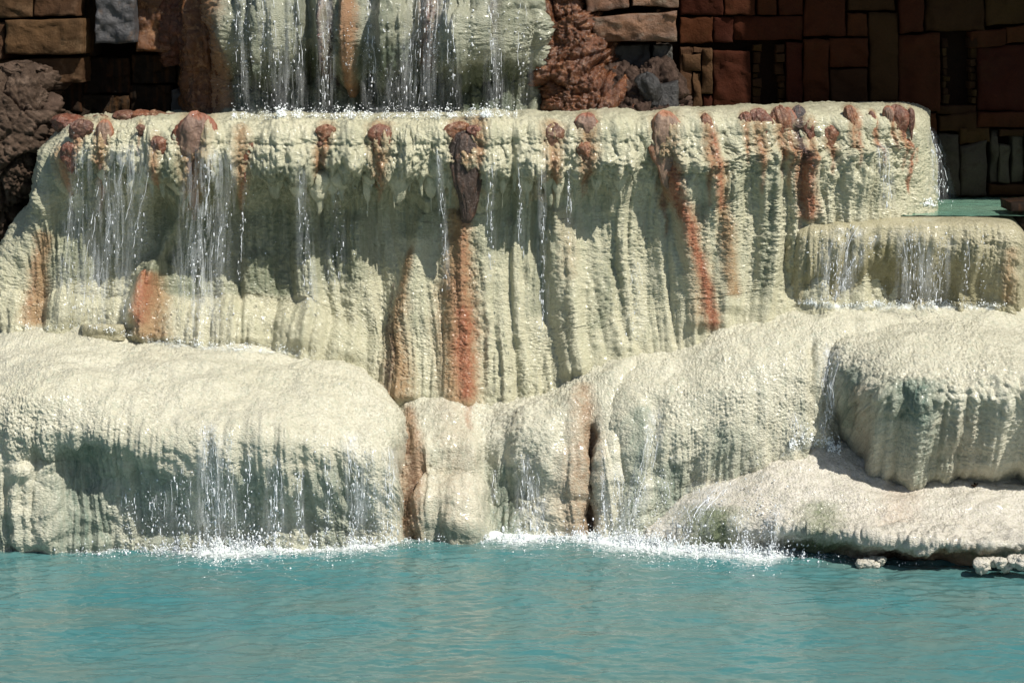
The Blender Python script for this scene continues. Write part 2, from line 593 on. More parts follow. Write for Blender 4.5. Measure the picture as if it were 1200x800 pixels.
# ------------------------------------------------------------------ 1 the upper curtain
def curtain_cols():
    T = [  # pxTop pxBot rimPy lip rec mid bot pyBot
        (84, 6, 150, 2.1, 2.1, 2.1, 2.1, 392),
        (70, -6, 148, 1.40, 1.45, 1.40, 1.35, 392),
        (84, 14, 143, 1.00, 1.22, 1.25, 1.12, 392),
        (120, 70, 141, .86, 1.20, 1.24, 1.06, 394),
        (180, 145, 140, .82, 1.22, 1.22, 1.02, 398),
        (260, 235, 139, .80, 1.24, 1.20, .98, 404),
        (350, 335, 139, .80, 1.24, 1.16, .95, 412),
        (440, 425, 138, .80, 1.20, 1.06, .90, 450),
        (500, 488, 138, .78, 1.12, .98, .82, 480),
        (560, 552, 137, .78, 1.10, .96, .80, 482),
        (640, 640, 135, .80, 1.08, .95, .80, 470),
        (740, 745, 132, .82, 1.00, .93, .84, 415),
        (830, 845, 128, .84, .96, .93, .88, 392),
        (930, 945, 125, .90, .98, .97, .93, 368),
        (1010, 1030, 124, 1.0, 1.05, 1.05, 1.02, 368),
        (1062, 1078, 124, 1.15, 1.2, 1.2, 1.18, 368),
        (1088, 1094, 132, 1.45, 1.5, 1.5, 1.48, 368),
        (1082, 1086, 140, 2.1, 2.1, 2.1, 2.1, 368)]
    out = []
    for a, b, r, lip, rec, mid, bot, pb in T:
        mid = (rec * .68 + bot * .32 if a < 460 else (rec + bot) / 2 + .01) if lip < 1.9 else mid
        back = max(lip + .95, 1.72)
        if lip > 1.9: back = 2.15
        rows = [(r - 4, back), (r + 1, lip + .45), (r + 8, lip + .14), (r + 22, lip + .01), (r + 48, lip + .06),
                (r + 82, lip + (rec - lip) * .72), (r + 120, rec), ((r + 110 + pb) / 2 + 20, mid), (pb - 30, bot + .02), (pb + 22, bot - .06)]
        col = []
        for py, Y in rows:
            k = np.clip((py - r) / (pb - r), 0, 1) ** 1.05
            col.append((a + (b - a) * k, py, Y))
        out.append(col)
    return out


def curtain_relief(s, t, PX, PY, v):
    k = sstep(150, 185, PY)                     # the flat top stays flat
    d = drapery(s, t, 3, 3.6, .075) * (0.12 + .88 * k)
    d = d * (1 - .25 * sstep(330, 480, PY))
    ends = sstep(62, 120, PX) * (1 - sstep(1040, 1088, PX))
    rimz = np.exp(-((PY - 178) / 34) ** 2) * ends
    d = d + ends * np.exp(-((PY - 172) / 45) ** 2) * .10 * noise(s * 2.6, 3 + 0 * s, 91) - np.exp(-((PY - 250) / 55) ** 2) * .07 * noise(s * 3.4, 3 + 0 * s, 95)
    d = d + sstep(200, 300, PY) * .05 * (billow((s + .05 * noise(s * 2, t * .8, 4)) * 1.9, t * .25, 92) - .4)
    d = d + rimz * (.060 * billow(s * 4.5, t * 4, 21) + .034 * billow(s * 10, t * 8, 22) + .018 * billow(s * 21, t * 18, 24) + .012 * billow(s * 44, t * 40, 25))
    d = d + granular(s, t, 31, 1.1) * (.45 + .55 * k) + rimz * (.010 * billow(s * 30 + 3, t * 26, 33) + .009 * billow(s * 62, t * 56, 34))
    # crusty bands: patches covered in knobbly crust, others smooth
    crust = np.maximum(sstep(-.1, .5, fbm(s * 1.6, t * .7, 3, 77)) * k, rimz * .8)
    d = d + crust * (.009 * billow(s * 13, t * 11, 40) + .008 * billow(s * 27, t * 24, 41))
    return d - .02 * sstep(.02, .0, v)


C = empty('travertine_curtain', P(600, 480, .9).tolist())
tag(C, 'tall pale green travertine curtain with a knobbly rim and rust brown streaks', 'rock formation')
G = 1
stC = [
    (0, .5, [(545, 250, 8), (545, 300, 12), (543, 350, 17), (543, 380, 17)]), (0, 1.0, [(545, 360, 13), (545, 420, 16), (549, 470, 11)]),
    (2, .95, [(538, 235, 16), (538, 300, 22), (538, 380, 32), (540, 455, 28), (545, 485, 22)]),
    (3, .75, [(546, 180, 18), (548, 220, 14), (546, 260, 9)]),
    (0, 1.0, [(782, 185, 15), (792, 215, 13), (803, 250, 12), (815, 290, 8), (825, 330, 8), (834, 388, 10)]),
    (2, .6, [(800, 230, 22), (812, 290, 22), (822, 330, 22), (826, 388, 24)]),
    (0, .8, [(833, 150, 8), (838, 200, 6), (843, 240, 7)]),
    (2, .8, [(838, 180, 12), (845, 240, 11), (852, 300, 13), (856, 350, 12)]),
    (0, .9, [(935, 165, 13), (941, 200, 12), (943, 230, 14), (944, 258, 13)]),
    (3, .7, [(935, 130, 10), (936, 170, 8), (936, 190, 5)]),
    (0, .9, [(1052, 130, 8), (1056, 150, 6), (1060, 170, 4), (1062, 225, 3)]),
    (0, .7, [(1000, 130, 8), (1003, 150, 6), (1004, 172, 3)]),
    (0, .7, [(1020, 135, 4), (1024, 172, 3)]),
    (0, .85, [(180, 322, 8), (174, 350, 13), (172, 385, 10)]),
    (2, .9, [(182, 320, 14), (180, 350, 22), (184, 400, 24)]),
    (0, .3, [(52, 270, 5), (46, 320, 6), (36, 382, 6)]),
    (2, .85, [(60, 270, 9), (52, 320, 12), (44, 384, 16)]),
    (2, .8, [(488, 290, 5), (478, 340, 10), (468, 400, 20), (468, 470, 26)]),
    (3, .55, [(462, 330, 5), (460, 400, 9), (455, 465, 9)]),  # dark streak painting the shade on the rib's left side
    (2, .5, [(640, 180, 24), (632, 230, 20)]),
    (2, .35, [(665, 240, 14), (668, 330, 18)]),
]
# soft green growth where water runs, also deepening the lip's shade in colour
for px_, w_, a_, y0, y1 in [(110, 60, .62, 180, 330), (230, 80, .68, 175, 350), (330, 70, .66, 180, 350), (410, 50, .6, 185, 330), (500, 40, .5, 190, 280),
                            (590, 30, .45, 185, 300), (700, 40, .25, 200, 270), (880, 30, .3, 180, 225), (645, 16, .5, 230, 370), (718, 14, .4, 300, 390), (905, 10, .45, 190, 350), (822, 8, .4, 230, 300)]:
    stC.append((1, a_, [(px_, y0, w_), (px_ - 14, y1, w_)]))
ribC = [
    ([(545, 240, 12), (542, 300, 16), (538, 380, 22), (538, 480, 26)], .085),
    ([(505, 215, 9), (498, 270, 13), (486, 340, 18), (478, 400, 27), (472, 470, 36)], .10),
    ([(560, 200, 8), (565, 300, 9), (570, 380, 10)], .03),
    ([(655, 230, 12), (662, 300, 16), (670, 380, 18), (672, 440, 18)], .06),
    ([(630, 225, 7), (630, 300, 8), (640, 380, 6)], -.05),
    ([(596, 260, 9), (602, 330, 11), (606, 400, 9)], .045),
    ([(716, 250, 6), (722, 330, 6), (732, 400, 5)], -.04),
    ([(790, 200, 14), (806, 270, 18), (820, 340, 24), (826, 385, 28)], .055),
    ([(842, 200, 11), (850, 280, 14), (856, 365, 18)], .05),
    ([(768, 190, 6), (786, 260, 6), (800, 320, 6)], -.03),
    ([(945, 160, 14), (946, 255, 17)], .05),
    ([(913, 170, 5), (915, 250, 5), (922, 350, 5)], -.045),
    ([(182, 305, 18), (180, 350, 26), (182, 400, 32)], .11),
    ([(222, 190, 16), (212, 240, 10), (190, 300, 9), (160, 380, 12)], .10),
    ([(205, 250, 6), (195, 320, 6)], -.04),
    ([(60, 225, 9), (45, 280, 9), (20, 330, 10), (4, 380, 12)], .05),
    ([(92, 220, 16), (70, 300, 16), (52, 380, 18)], -.05),
    ([(300, 300, 16), (296, 350, 20), (290, 402, 22)], .07),
    ([(360, 280, 14), (356, 350, 18), (350, 405, 20)], .055),
    ([(120, 200, 12), (100, 300, 12), (86, 380, 12)], .05),
    ([(426, 250, 10), (420, 330, 13), (412, 420, 14)], .06),
]
K = [  # px, py(top), w, h, mat, tail, lean, label
    (98, 141, 30, 26, 'knob_brown', 0, -.2, 'dark brown knob at the left end of the rim'),
    (86, 166, 27, 36, 'knob_rust', .2, -.1, 'rust red knob below the left end of the rim'),
    (124, 140, 20, 62, 'knob_mauve', .4, -.5, 'grey mauve tongue'),
    (186, 160, 18, 30, 'knob_rust', .2, .1, None),
    (166, 146, 10, 14, 'knob_brown', 0, 0, None),
    (232, 133, 46, 78, 'knob_mauve', .6, -.35, 'large mauve brown cap on the rim'),
    (284, 153, 24, 62, 'knob_rust', 1.0, .1, 'orange knob with a thin tail'),
    (383, 147, 26, 24, 'knob_rust', 0, -.1, None),
    (376, 162, 18, 26, 'knob_brown', .2, 0, None),
    (446, 146, 34, 50, 'knob_rust', .7, 0, 'heart shaped rust red knob'),
    (538, 143, 30, 30, 'knob_rust', 0, -.2, None), (560, 147, 28, 24, 'knob_rust', 0, .2, None),
    (545, 154, 36, 112, 'knob_dark', .1, .1, 'long dark brown drip below the middle of the rim'),
    (648, 146, 32, 50, 'knob_brown', .3, -.1, None),
    (688, 133, 30, 54, 'knob_mauve', .3, .2, None),
    (684, 166, 20, 34, 'knob_rust', .3, .2, None),
    (779, 131, 38, 92, 'knob_mauve', .25, .1, 'large paddle shaped grey mauve drip with rusty edges'),
    (826, 133, 18, 62, 'knob_rust', .4, .3, None),
    (873, 131, 16, 34, 'knob_rust', .2, .1, None), (888, 127, 26, 56, 'knob_rust', .3, .3, 'pinkish rust lobe'),
    (912, 125, 26, 50, 'knob_rust', .3, .5, None),
    (934, 124, 24, 92, 'knob_grey', .3, .35, 'dark purple grey drip between rusty lobes'),
    (922, 126, 20, 56, 'knob_mauve', .3, .4, None), (948, 140, 16, 40, 'knob_rust', .2, 0, None),
    (970, 147, 24, 32, 'knob_rust', .1, 0, None),
    (994, 123, 16, 44, 'knob_rust', .5, .4, None), (1020, 130, 9, 40, 'knob_rust', .5, .4, None),
    (1050, 123, 22, 46, 'knob_rust', .4, .4, None), (1040, 124, 12, 30, 'knob_mauve', .4, .4, None), (1066, 126, 10, 40, 'knob_brown', .5, .3, None),
]
for (x_, y_, w_, h_, m_, tl_, ln_, lb_) in K:
    if m_ == 'knob_cream': continue
    stC.append((2, .75, [(x_, y_ + 2, w_ * .55), (x_ + ln_ * 4, y_ + h_ * .6, w_ * .5), (x_ + ln_ * 8, y_ + h_ * 1.25, w_ * .2)]))
    if m_ != 'knob_dark':
        stC.append((0, .5, [(x_ + ln_ * 4, y_ + h_ * .5, w_ * .2), (x_ + ln_ * 6, y_ + h_ * 1.5 + 8, 3)]))
lump('curtain_wall', curtain_cols(), M['curtain'], C, 430, 980, curtain_relief, stC, ribC, 2,
     dens_r=[.5, .5, .8, 1.2, 1.6, 1.6, 3.2, 3.4, 1.2])

# ------------------------------------------------------------------ 2 upper fall column
FC = []
for a, b, top, mid, bot in [(268, 262, 2.6, 2.6, 2.6), (266, 262, 2.0, 2.0, 1.95), (285, 280, 1.80, 1.86, 1.80), (330, 330, 1.72, 1.82, 1.78), (380, 380, 1.70, 1.78, 1.74),
                           (430, 432, 1.62, 1.80, 1.72), (480, 480, 1.60, 1.76, 1.74), (530, 530, 1.56, 1.74, 1.74), (560, 562, 1.52, 1.72, 1.72), (600, 605, 1.64, 1.72, 1.72),
                           (622, 634, 1.74, 1.76, 1.74), (634, 646, 1.88, 1.86, 1.80), (642, 655, 2.2, 2.2, 2.2)]:
    bl = 1 if a < 590 else .25
    FC.append([(a, -260, top + .1), (a, -120, top - .02), (a, -30, top - .05), (a, 25, top - .20 * bl), (a * .6 + b * .4, 60, top - .14 * bl), (a * .4 + b * .6, 88, mid + .06), (b, 122, mid), (b, 150, bot - .1)])


def fall_relief(s, t, PX, PY, v):
    d = drapery(s, t, 203, 5.2, .075)
    d = d + granular(s, t, 210, 1.4)
    step = sstep(-.05, .45, fbm(s * 3.2, t * 1.7, 3, 214))
    return d + step * (.05 + .018 * billow(s * 14, t * 14, 215) + .01 * billow(s * 30, t * 30, 216))


FO = empty('upper_fall_rock', P(450, 140, 1.75).tolist())
tag(FO, 'dark green fluted travertine column behind the upper waterfall', 'rock formation')
stF = [(0, .65, [(384, -60, 9), (384, 20, 9), (384, 75, 8)]), (0, .6, [(505, -60, 18), (505, 20, 20), (500, 70, 12)]),
       (2, .9, [(412, -60, 10), (414, 30, 10), (416, 110, 8)]), (3, .7, [(396, -40, 6), (394, 60, 5), (396, 110, 4)]), (3, .6, [(572, -60, 10), (574, 30, 8), (572, 60, 5)]),
       (2, .9, [(268, -60, 12), (266, 135, 12)]), (2, .7, [(645, -60, 14), (644, 60, 12), (640, 135, 8)]),
       (1, 1.0, [(330, 55, 90), (330, 140, 90)]), (1, 1.0, [(470, 45, 90), (470, 140, 90)]), (1, 1.0, [(570, 62, 60), (570, 140, 60)]),  # lower part painted darker green for the shade under the bulges
       (1, .4, [(300, -60, 20), (300, 60, 20)]), (1, .45, [(350, -60, 12), (352, 60, 14)]), (1, .5, [(452, -60, 16), (452, 60, 16)])]
ribF = [([(414, -100, 12), (416, 40, 12), (417, 112, 9)], .09), ([(384, 20, 12), (384, 70, 10)], .05), ([(545, 20, 26), (545, 62, 24)], .09), ([(612, 20, 22), (614, 100, 18)], .06),
        ([(572, -60, 6), (574, 60, 6)], -.07), ([(436, -60, 8), (438, 120, 8)], -.06), ([(362, -60, 7), (362, 100, 6)], -.05), ([(484, -60, 8), (484, 70, 8)], -.05),
        ([(330, -60, 14), (332, 70, 14)], .05)]
lump('rock_face', FC, M['fall'], FO, 250, 400, fall_relief, stF, ribF, 8, dens_r=[1, 1, 1, 1.4, 1.2, 1.2, 1])

# rust coloured flow to the right of it, spreading over the rim
RF = empty('rust_flow_rock', P(690, 140, 1.6).tolist())
tag(RF, 'wet rust orange rock flow spreading below the stone pier', 'rock formation')
RC = []
for a, b, c, Yt, Yb in [(616, 628, 636, 2.0, 1.9), (626, 638, 648, 1.74, 1.66), (650, 668, 680, 1.70, 1.52), (668, 690, 712, 1.70, 1.46), (676, 706, 748, 1.78, 1.50), (684, 716, 775, 1.95, 1.62), (688, 720, 800, 2.15, 1.95)]:
    RC.append([(a, -240, Yt + .1), (a, -60, Yt), (a + 4, 10, Yt), (b - 4, 50, Yt - .02), (b, 84, (Yt + Yb) / 2), ((b + c) / 2, 108, Yb + .03), (c, 130, Yb - .06), (c, 150, Yb - .1)])
# the foot of the flow is lower towards the right
lump('rock_surface', RC, M['rustrock'], RF, 190, 130,
     lambda s, t, PX, PY, v: fractured(s + t * .4, t, 5, 301, .07) + .03 * billow(s * 9 + t * 4, t * 6, 302) + .02 * billow(s * 20, t * 20, 303) + .016 * billow(s * 42, t * 42, 304) + .007 * noise(s * 80, t * 80, 306), seed=3)
# low rubble under the pier
RC = []
for a, top, Y in [(700, 96, 1.72), (716, 86, 1.56), (735, 84, 1.50), (752, 88, 1.48), (766, 80, 1.50), (778, 72, 1.54), (790, 84, 1.58), (800, 112, 1.75), (806, 130, 2.0)]:
    RC.append([(a - 6, top + 6, Y + .35), (a - 3, top, Y + .16), (a, top + 12, Y + .04), (a, 118, Y - .04), (a, 134, Y - .14), (a, 150, Y - .18)])
lump('rubble_foot', RC, M['roughbrown'], RF, 90, 130,
     lambda s, t, PX, PY, v: fractured(s, t, 9, 311, .05) + .02 * billow(s * 17, t * 17, 312) + .018 * billow(s * 40, t * 40, 313), seed=3)['label'] = 'jagged brown rubble crust at the foot of the pier'

# ------------------------------------------------------------------ 3 left mound
def cols_from(T):
    return [[(x if not isinstance(x, (list, tuple)) else x[i], py, Y) for i, (py, Y) in enumerate(rows)] for x, rows in T]


CENTRE = [(2, .85, [(476, 474, 10), (484, 530, 20), (486, 580, 22), (482, 640, 22)]), (3, .6, [(476, 505, 2), (481, 545, 5), (484, 600, 6), (484, 640, 5)]),
          (2, .6, [(684, 450, 14), (686, 490, 24), (682, 530, 32), (678, 590, 32), (676, 640, 30)]), (2, .75, [(688, 470, 14), (689, 530, 22), (686, 590, 22), (684, 640, 20)]),
          (3, .6, [(692, 500, 3), (693, 540, 6), (691, 590, 7), (688, 640, 6)]), (0, .45, [(549, 468, 7), (551, 505, 5)]), (2, .3, [(530, 468, 40), (535, 520, 40), (525, 640, 40)]),
          (1, .55, [(520, 612, 60), (520, 650, 60)]), (1, .6, [(595, 540, 34), (592, 650, 40)])]  # second green band paints the tone of the shaded hollow
LM = empty('left_travertine_mound', P(220, 640, 0).tolist())
tag(LM, 'big rounded cream travertine mound at lower left, dripping into the teal pool', 'rock formation')
T = [
    (-90, [(374, 1.3), (384, 1.2), (400, .8), (425, .35), (460, 0), (500, -.10), (545, -.14), (590, -.08), (630, -.05), (662, -.10)]),
    (-20, [(374, 1.3), (384, 1.2), (402, .75), (430, .3), (465, -.05), (500, -.15), (545, -.15), (590, -.08), (630, -.06), (664, -.10)]),
    (12, [(375, 1.3), (385, 1.15), (403, .7), (432, .25), (465, -.08), (500, -.17), (540, -.13), (585, -.09), (630, -.08), (664, -.10)]),
    (44, [(376, 1.3), (386, 1.12), (404, .7), (433, .22), (466, -.1), (500, -.18), (535, -.08), (585, -.10), (630, -.11), (662, -.10)]),
    (92, [(377, 1.3), (387, 1.1), (405, .7), (435, .2), (468, -.12), (505, -.21), (538, -.02), (575, -.03), (615, -.05), (662, -.08)]),
    (140, [(378, 1.3), (390, 1.1), (407, .7), (438, .2), (470, -.14), (510, -.27), (548, -.12), (585, -.04), (618, -.01), (660, -.05)]),
    (215, [(380, 1.3), (396, 1.06), (412, .7), (440, .22), (472, -.12), (512, -.29), (552, -.22), (590, -.07), (620, .0), (658, -.03)]),
    (300, [(390, 1.3), (404, 1.0), (418, .7), (444, .25), (476, -.06), (515, -.27), (552, -.20), (590, -.06), (620, .01), (656, -.02)]),
    (370, [(400, 1.3), (416, .98), (428, .7), (452, .32), (482, .0), (520, -.22), (558, -.16), (592, -.04), (622, .03), (654, .0)]),
    (418, [(412, 1.3), (430, .95), (444, .7), (468, .36), (496, .08), (530, -.12), (562, -.10), (594, .02), (622, .07), (652, .05)]),
    ([430, 440, 447, 453, 457, 459, 459, 458, 458, 458], [(425, 1.3), (446, .95), (462, .72), (486, .42), (510, .2), (538, .04), (566, .02), (596, .1), (622, .13), (652, .1)]),
    ([436, 446, 456, 464, 468, 470, 470, 468, 466, 466], [(430, 1.4), (450, 1.15), (470, .95), (495, .75), (518, .6), (542, .5), (570, .45), (598, .42), (624, .4), (652, .4)])]


def mound_relief(sd, fl=.02, gr=1.0, y0=460, y1=540):
    def f(s, t, PX, PY, v):
        k = sstep(y0, y1, PY)
        d = .05 * fbm(s * 1.6, t * 1.8, 3, sd)
        d = d + k * drapery(s, t, sd + 10, 5.5, fl * 2)
        d = d + k * .02 * billow(s * 9, t * 7, sd + 14)
        d = d + granular(s, t, sd + 20, gr)
        # shallow scalloped rills
        d = d + .010 * billow(s * 7, t * 5, sd + 30)
        return d
    return f


lump('mound_body', cols_from(T), M['mound'], LM, 330, 560, mound_relief(401, .022), [
    (1, .6, [(100, 515, 50), (100, 645, 60)]), (1, .5, [(190, 545, 60), (190, 645, 60)]), (1, .5, [(290, 545, 60), (290, 645, 60)]), (1, .45, [(390, 545, 50), (390, 645, 55)]),  # algae green, also painting the teal shade of the underside
    (1, .45, [(8, 600, 30), (12, 645, 40)]), CENTRE[0], CENTRE[1]],
    [([(30, 540, 26), (40, 580, 34), (44, 640, 40)], .05), ([(125, 570, 24), (128, 640, 26)], .04)], 4)

# loose pale slab of crust lying at the foot of the curtain
s_ = empty('crust_slab', P(122, 392, .8).tolist())
tag(s_, 'small flat yellowish crust slab on top of the left mound', 'rock')
RC = []
for a, Y in [(96, .99), (97, .86), (104, .82), (120, .80), (136, .80), (145, .84), (147, .98)]:
    RC.append([(a, 381, Y + .12), (a, 380, Y + .03), (a, 382, Y - .01), (a, 387, Y - .02), (a, 393, Y - .01), (a, 399, Y - .01)])
lump('slab_body', RC, M['terrace'], s_, 36, 60, lambda s, t, PX, PY, v: .006 * billow(s * 20, t * 20, 5), seed=3)

# ------------------------------------------------------------------ 4 centre lobes
CB = empty('centre_travertine_lobes', P(580, 630, .2).tolist())
tag(CB, 'continuous low travertine folds in the middle, between the big left mound and the brown gully', 'rock formation')
T = [(446, [(466, .90), (474, .84), (490, .72), (520, .55), (560, .46), (600, .40), (632, .38), (655, .38)]),
     (464, [(463, .88), (471, .80), (487, .66), (520, .48), (560, .38), (600, .32), (632, .30), (655, .30)]),
     (480, [(461, .86), (469, .76), (484, .60), (520, .42), (560, .34), (600, .26), (632, .22), (655, .22)]),
     (500, [(461, .85), (469, .74), (484, .58), (520, .42), (560, .38), (590, .22), (625, .20), (655, .20)]),
     (530, [(461, .85), (469, .74), (484, .58), (520, .40), (560, .35), (586, .18), (618, .13), (655, .18)]),
     (550, [(462, .86), (470, .76), (486, .61), (520, .43), (560, .38), (588, .23), (620, .16), (655, .20)]),
     (566, [(461, .87), (470, .77), (488, .63), (518, .48), (556, .49), (592, .44), (624, .36), (655, .30)]),
     (585, [(458, .90), (467, .79), (485, .61), (512, .46), (548, .50), (590, .50), (624, .38), (655, .30)]),
     (612, [(448, .90), (458, .78), (476, .56), (506, .38), (540, .42), (580, .48), (620, .34), (655, .24)]),
     (638, [(442, .90), (452, .77), (472, .54), (505, .36), (540, .34), (580, .38), (618, .30), (655, .20)]),
     (658, [(434, .90), (444, .77), (468, .54), (504, .37), (540, .31), (580, .31), (620, .27), (655, .21)]),
     (676, [(426, .90), (436, .77), (461, .55), (500, .38), (540, .32), (580, .29), (620, .27), (655, .23)]),
     (693, [(419, .92), (429, .78), (455, .56), (497, .41), (540, .39), (580, .37), (620, .33), (655, .29)]),
     (706, [(414, .93), (424, .80), (448, .57), (491, .38), (536, .29), (580, .25), (620, .235), (655, .22)]),
     (722, [(409, .94), (418, .81), (444, .56), (488, .37), (534, .29), (580, .26), (620, .24), (655, .22)]),
     (744, [(402, .98), (412, .88), (440, .64), (486, .47), (532, .39), (580, .37), (620, .34), (655, .30)])]
lump('lobe_body', cols_from(T), M['mound'], CB, 240, 300, mound_relief(431, .018, .9, 490, 540), CENTRE,
     [([(477, 500, 5), (482, 540, 6), (486, 600, 7), (486, 650, 7)], -.03), ([(497, 520, 10), (502, 575, 12)], .03), ([(645, 495, 12), (648, 560, 12), (640, 605, 16)], .03),
      ([(655, 590, 9), (652, 618, 12)], .04), ([(672, 470, 12), (670, 540, 14), (664, 620, 16)], .03), ([(692, 500, 4), (694, 545, 6), (690, 640, 8)], -.035)], 5)

# ------------------------------------------------------------------ 5 right mound
RM = empty('right_travertine_mound', P(820, 620, .3).tolist())
tag(RM, 'long cream travertine slope right of centre with a brown stained gully at its left end', 'rock formation')
T = [(664, [(446, 1.15), (456, 1.06), (476, .90), (508, .76), (545, .70), (580, .68), (620, .66), (655, .65)]),
     (680, [(430, 1.03), (440, .94), (462, .76), (500, .58), (540, .51), (580, .48), (618, .47), (655, .47)]),
     (695, [(421, 1.05), (430, .95), (453, .74), (495, .57), (538, .50), (580, .47), (618, .45), (655, .42)]),
     (712, [(414, 1.1), (424, .88), (447, .64), (490, .45), (535, .35), (580, .31), (618, .29), (655, .27)]),
     (745, [(402, 1.1), (412, .85), (440, .55), (485, .36), (530, .27), (580, .27), (618, .24), (655, .2)]),
     (800, [(386, 1.1), (398, .86), (430, .52), (475, .32), (525, .25), (575, .30), (610, .32), (655, .3)]),
     (860, [(366, 1.15), (378, .90), (412, .52), (455, .32), (500, .25), (545, .27), (590, .35), (640, .4)]),
     (920, [(350, 1.2), (362, .95), (396, .55), (440, .34), (485, .29), (525, .30), (560, .4), (600, .5)]),
     (955, [(347, 1.2), (358, 1.0), (390, .58), (430, .38), (470, .34), (510, .36), (550, .45), (590, .5)]),
     (975, [(347, 1.25), (358, 1.02), (388, .62), (425, .46), (465, .48), (505, .52), (545, .55), (590, .6)]),
     (1010, [(347, 1.25), (358, 1.02), (386, .68), (420, .56), (460, .6), (505, .66), (545, .7), (590, .7)]),
     (1100, [(348, 1.25), (359, 1.02), (386, .68), (420, .56), (460, .6), (505, .66), (545, .7), (590, .7)]),
     (1290, [(352, 1.25), (363, 1.02), (390, .68), (420, .56), (460, .6), (505, .66), (545, .7), (590, .7)])]


lump('mound_body', cols_from(T), M['mound'], RM, 300, 640, mound_relief(461, .014, .9, 470, 560), CENTRE[2:5] + [
    (1, .5, [(755, 480, 16), (745, 560, 20), (735, 635, 30)]), (1, .6, [(790, 540, 30), (780, 620, 40)]), (1, .4, [(850, 500, 30), (850, 560, 40)]),
    (1, .3, [(940, 470, 12), (945, 530, 14)])],
    [
     ([(770, 470, 10), (762, 560, 10)], -.035), ([(885, 440, 8), (885, 500, 8)], -.02), ([(952, 400, 5), (955, 470, 7), (952, 530, 8)], -.05)], 7, dens_c=[1, 1, 1, 1.5, 2, 2, 2, 1.5, 1, 1, 1.5, 2.5])

BB = empty('round_travertine_boulder', P(1080, 552, .2).tolist())
tag(BB, 'bulbous ribbed travertine boulder hanging over the low ledge at right', 'rock formation')
T = [([962, 962, 964, 968, 972, 976, 982, 990, 996], [(368, 1.1), (385, .95), (410, .86), (445, .8), (480, .78), (510, .76), (535, .75), (556, .75), (572, .8)]),
     ([966, 966, 967, 970, 976, 984, 992, 1002, 1008], [(366, 1.05), (380, .85), (402, .62), (430, .52), (462, .50), (498, .55), (525, .58), (548, .62), (568, .7)]),
     ([985, 985, 985, 985, 990, 998, 1006, 1012, 1016], [(365, 1.05), (378, .8), (400, .48), (428, .32), (462, .28), (500, .34), (530, .40), (552, .46), (572, .6)]),
     (1030, [(365, 1.05), (377, .78), (398, .38), (425, .14), (458, .02), (498, .10), (532, .18), (556, .26), (576, .5)]),
     (1075, [(365, 1.05), (377, .76), (398, .33), (425, .05), (456, -.10), (498, -.02), (535, .08), (560, .16), (580, .45)]),
     (1125, [(366, 1.05), (378, .76), (399, .33), (426, .04), (456, -.12), (496, -.05), (530, .06), (553, .14), (575, .45)]),
     (1175, [(367, 1.05), (380, .76), (401, .33), (428, .04), (458, -.12), (495, -.05), (525, .05), (546, .13), (570, .45)]),
     (1300, [(370, 1.05), (382, .76), (404, .33), (430, .04), (460, -.12), (495, -.05), (525, .05), (546, .13), (570, .45)])]


def boulder_relief(s, t, PX, PY, v):
    k = sstep(440, 475, PY)
    rib = billow((s + .05 * noise(s * 2, t * 2, 5)) * 6.5, t * .3, 502) * .036 + billow(s * 15, t * .5, 503) * .014
    d = .03 * fbm(s * 2, t * 2, 3, 501) + k * rib * 1.9
    kk = np.exp(-((PY - 462) / 26) ** 2)
    d = d + kk * (.03 * billow(s * 9, t * 8, 506) + .02 * billow(s * 20, t * 18, 507))
    d = d + (1 - .45 * k) * granular(s, t, 510, 1.25) + k * .0055 * noise(s * 10, t * 95, 520) + .002 * noise(s * 50, t * 160, 521)
    return d


lump('boulder_body', cols_from(T), M['mound'], BB, 280, 330, boulder_relief, [
    (1, .7, [(1070, 445, 40), (1070, 490, 45)]), (1, .45, [(1090, 490, 60), (1090, 560, 60)]), (2, .4, [(1010, 450, 22), (1016, 550, 22)]), (2, .28, [(1130, 480, 60), (1130, 560, 60)]),
    (1, .6, [(1000, 430, 14), (1000, 500, 14)]), (1, .35, [(1150, 460, 16), (1150, 540, 16)])], [], 8, dens_c=[1, 1, 1.5, 1.6, 1.6, 1.6, 2.2])

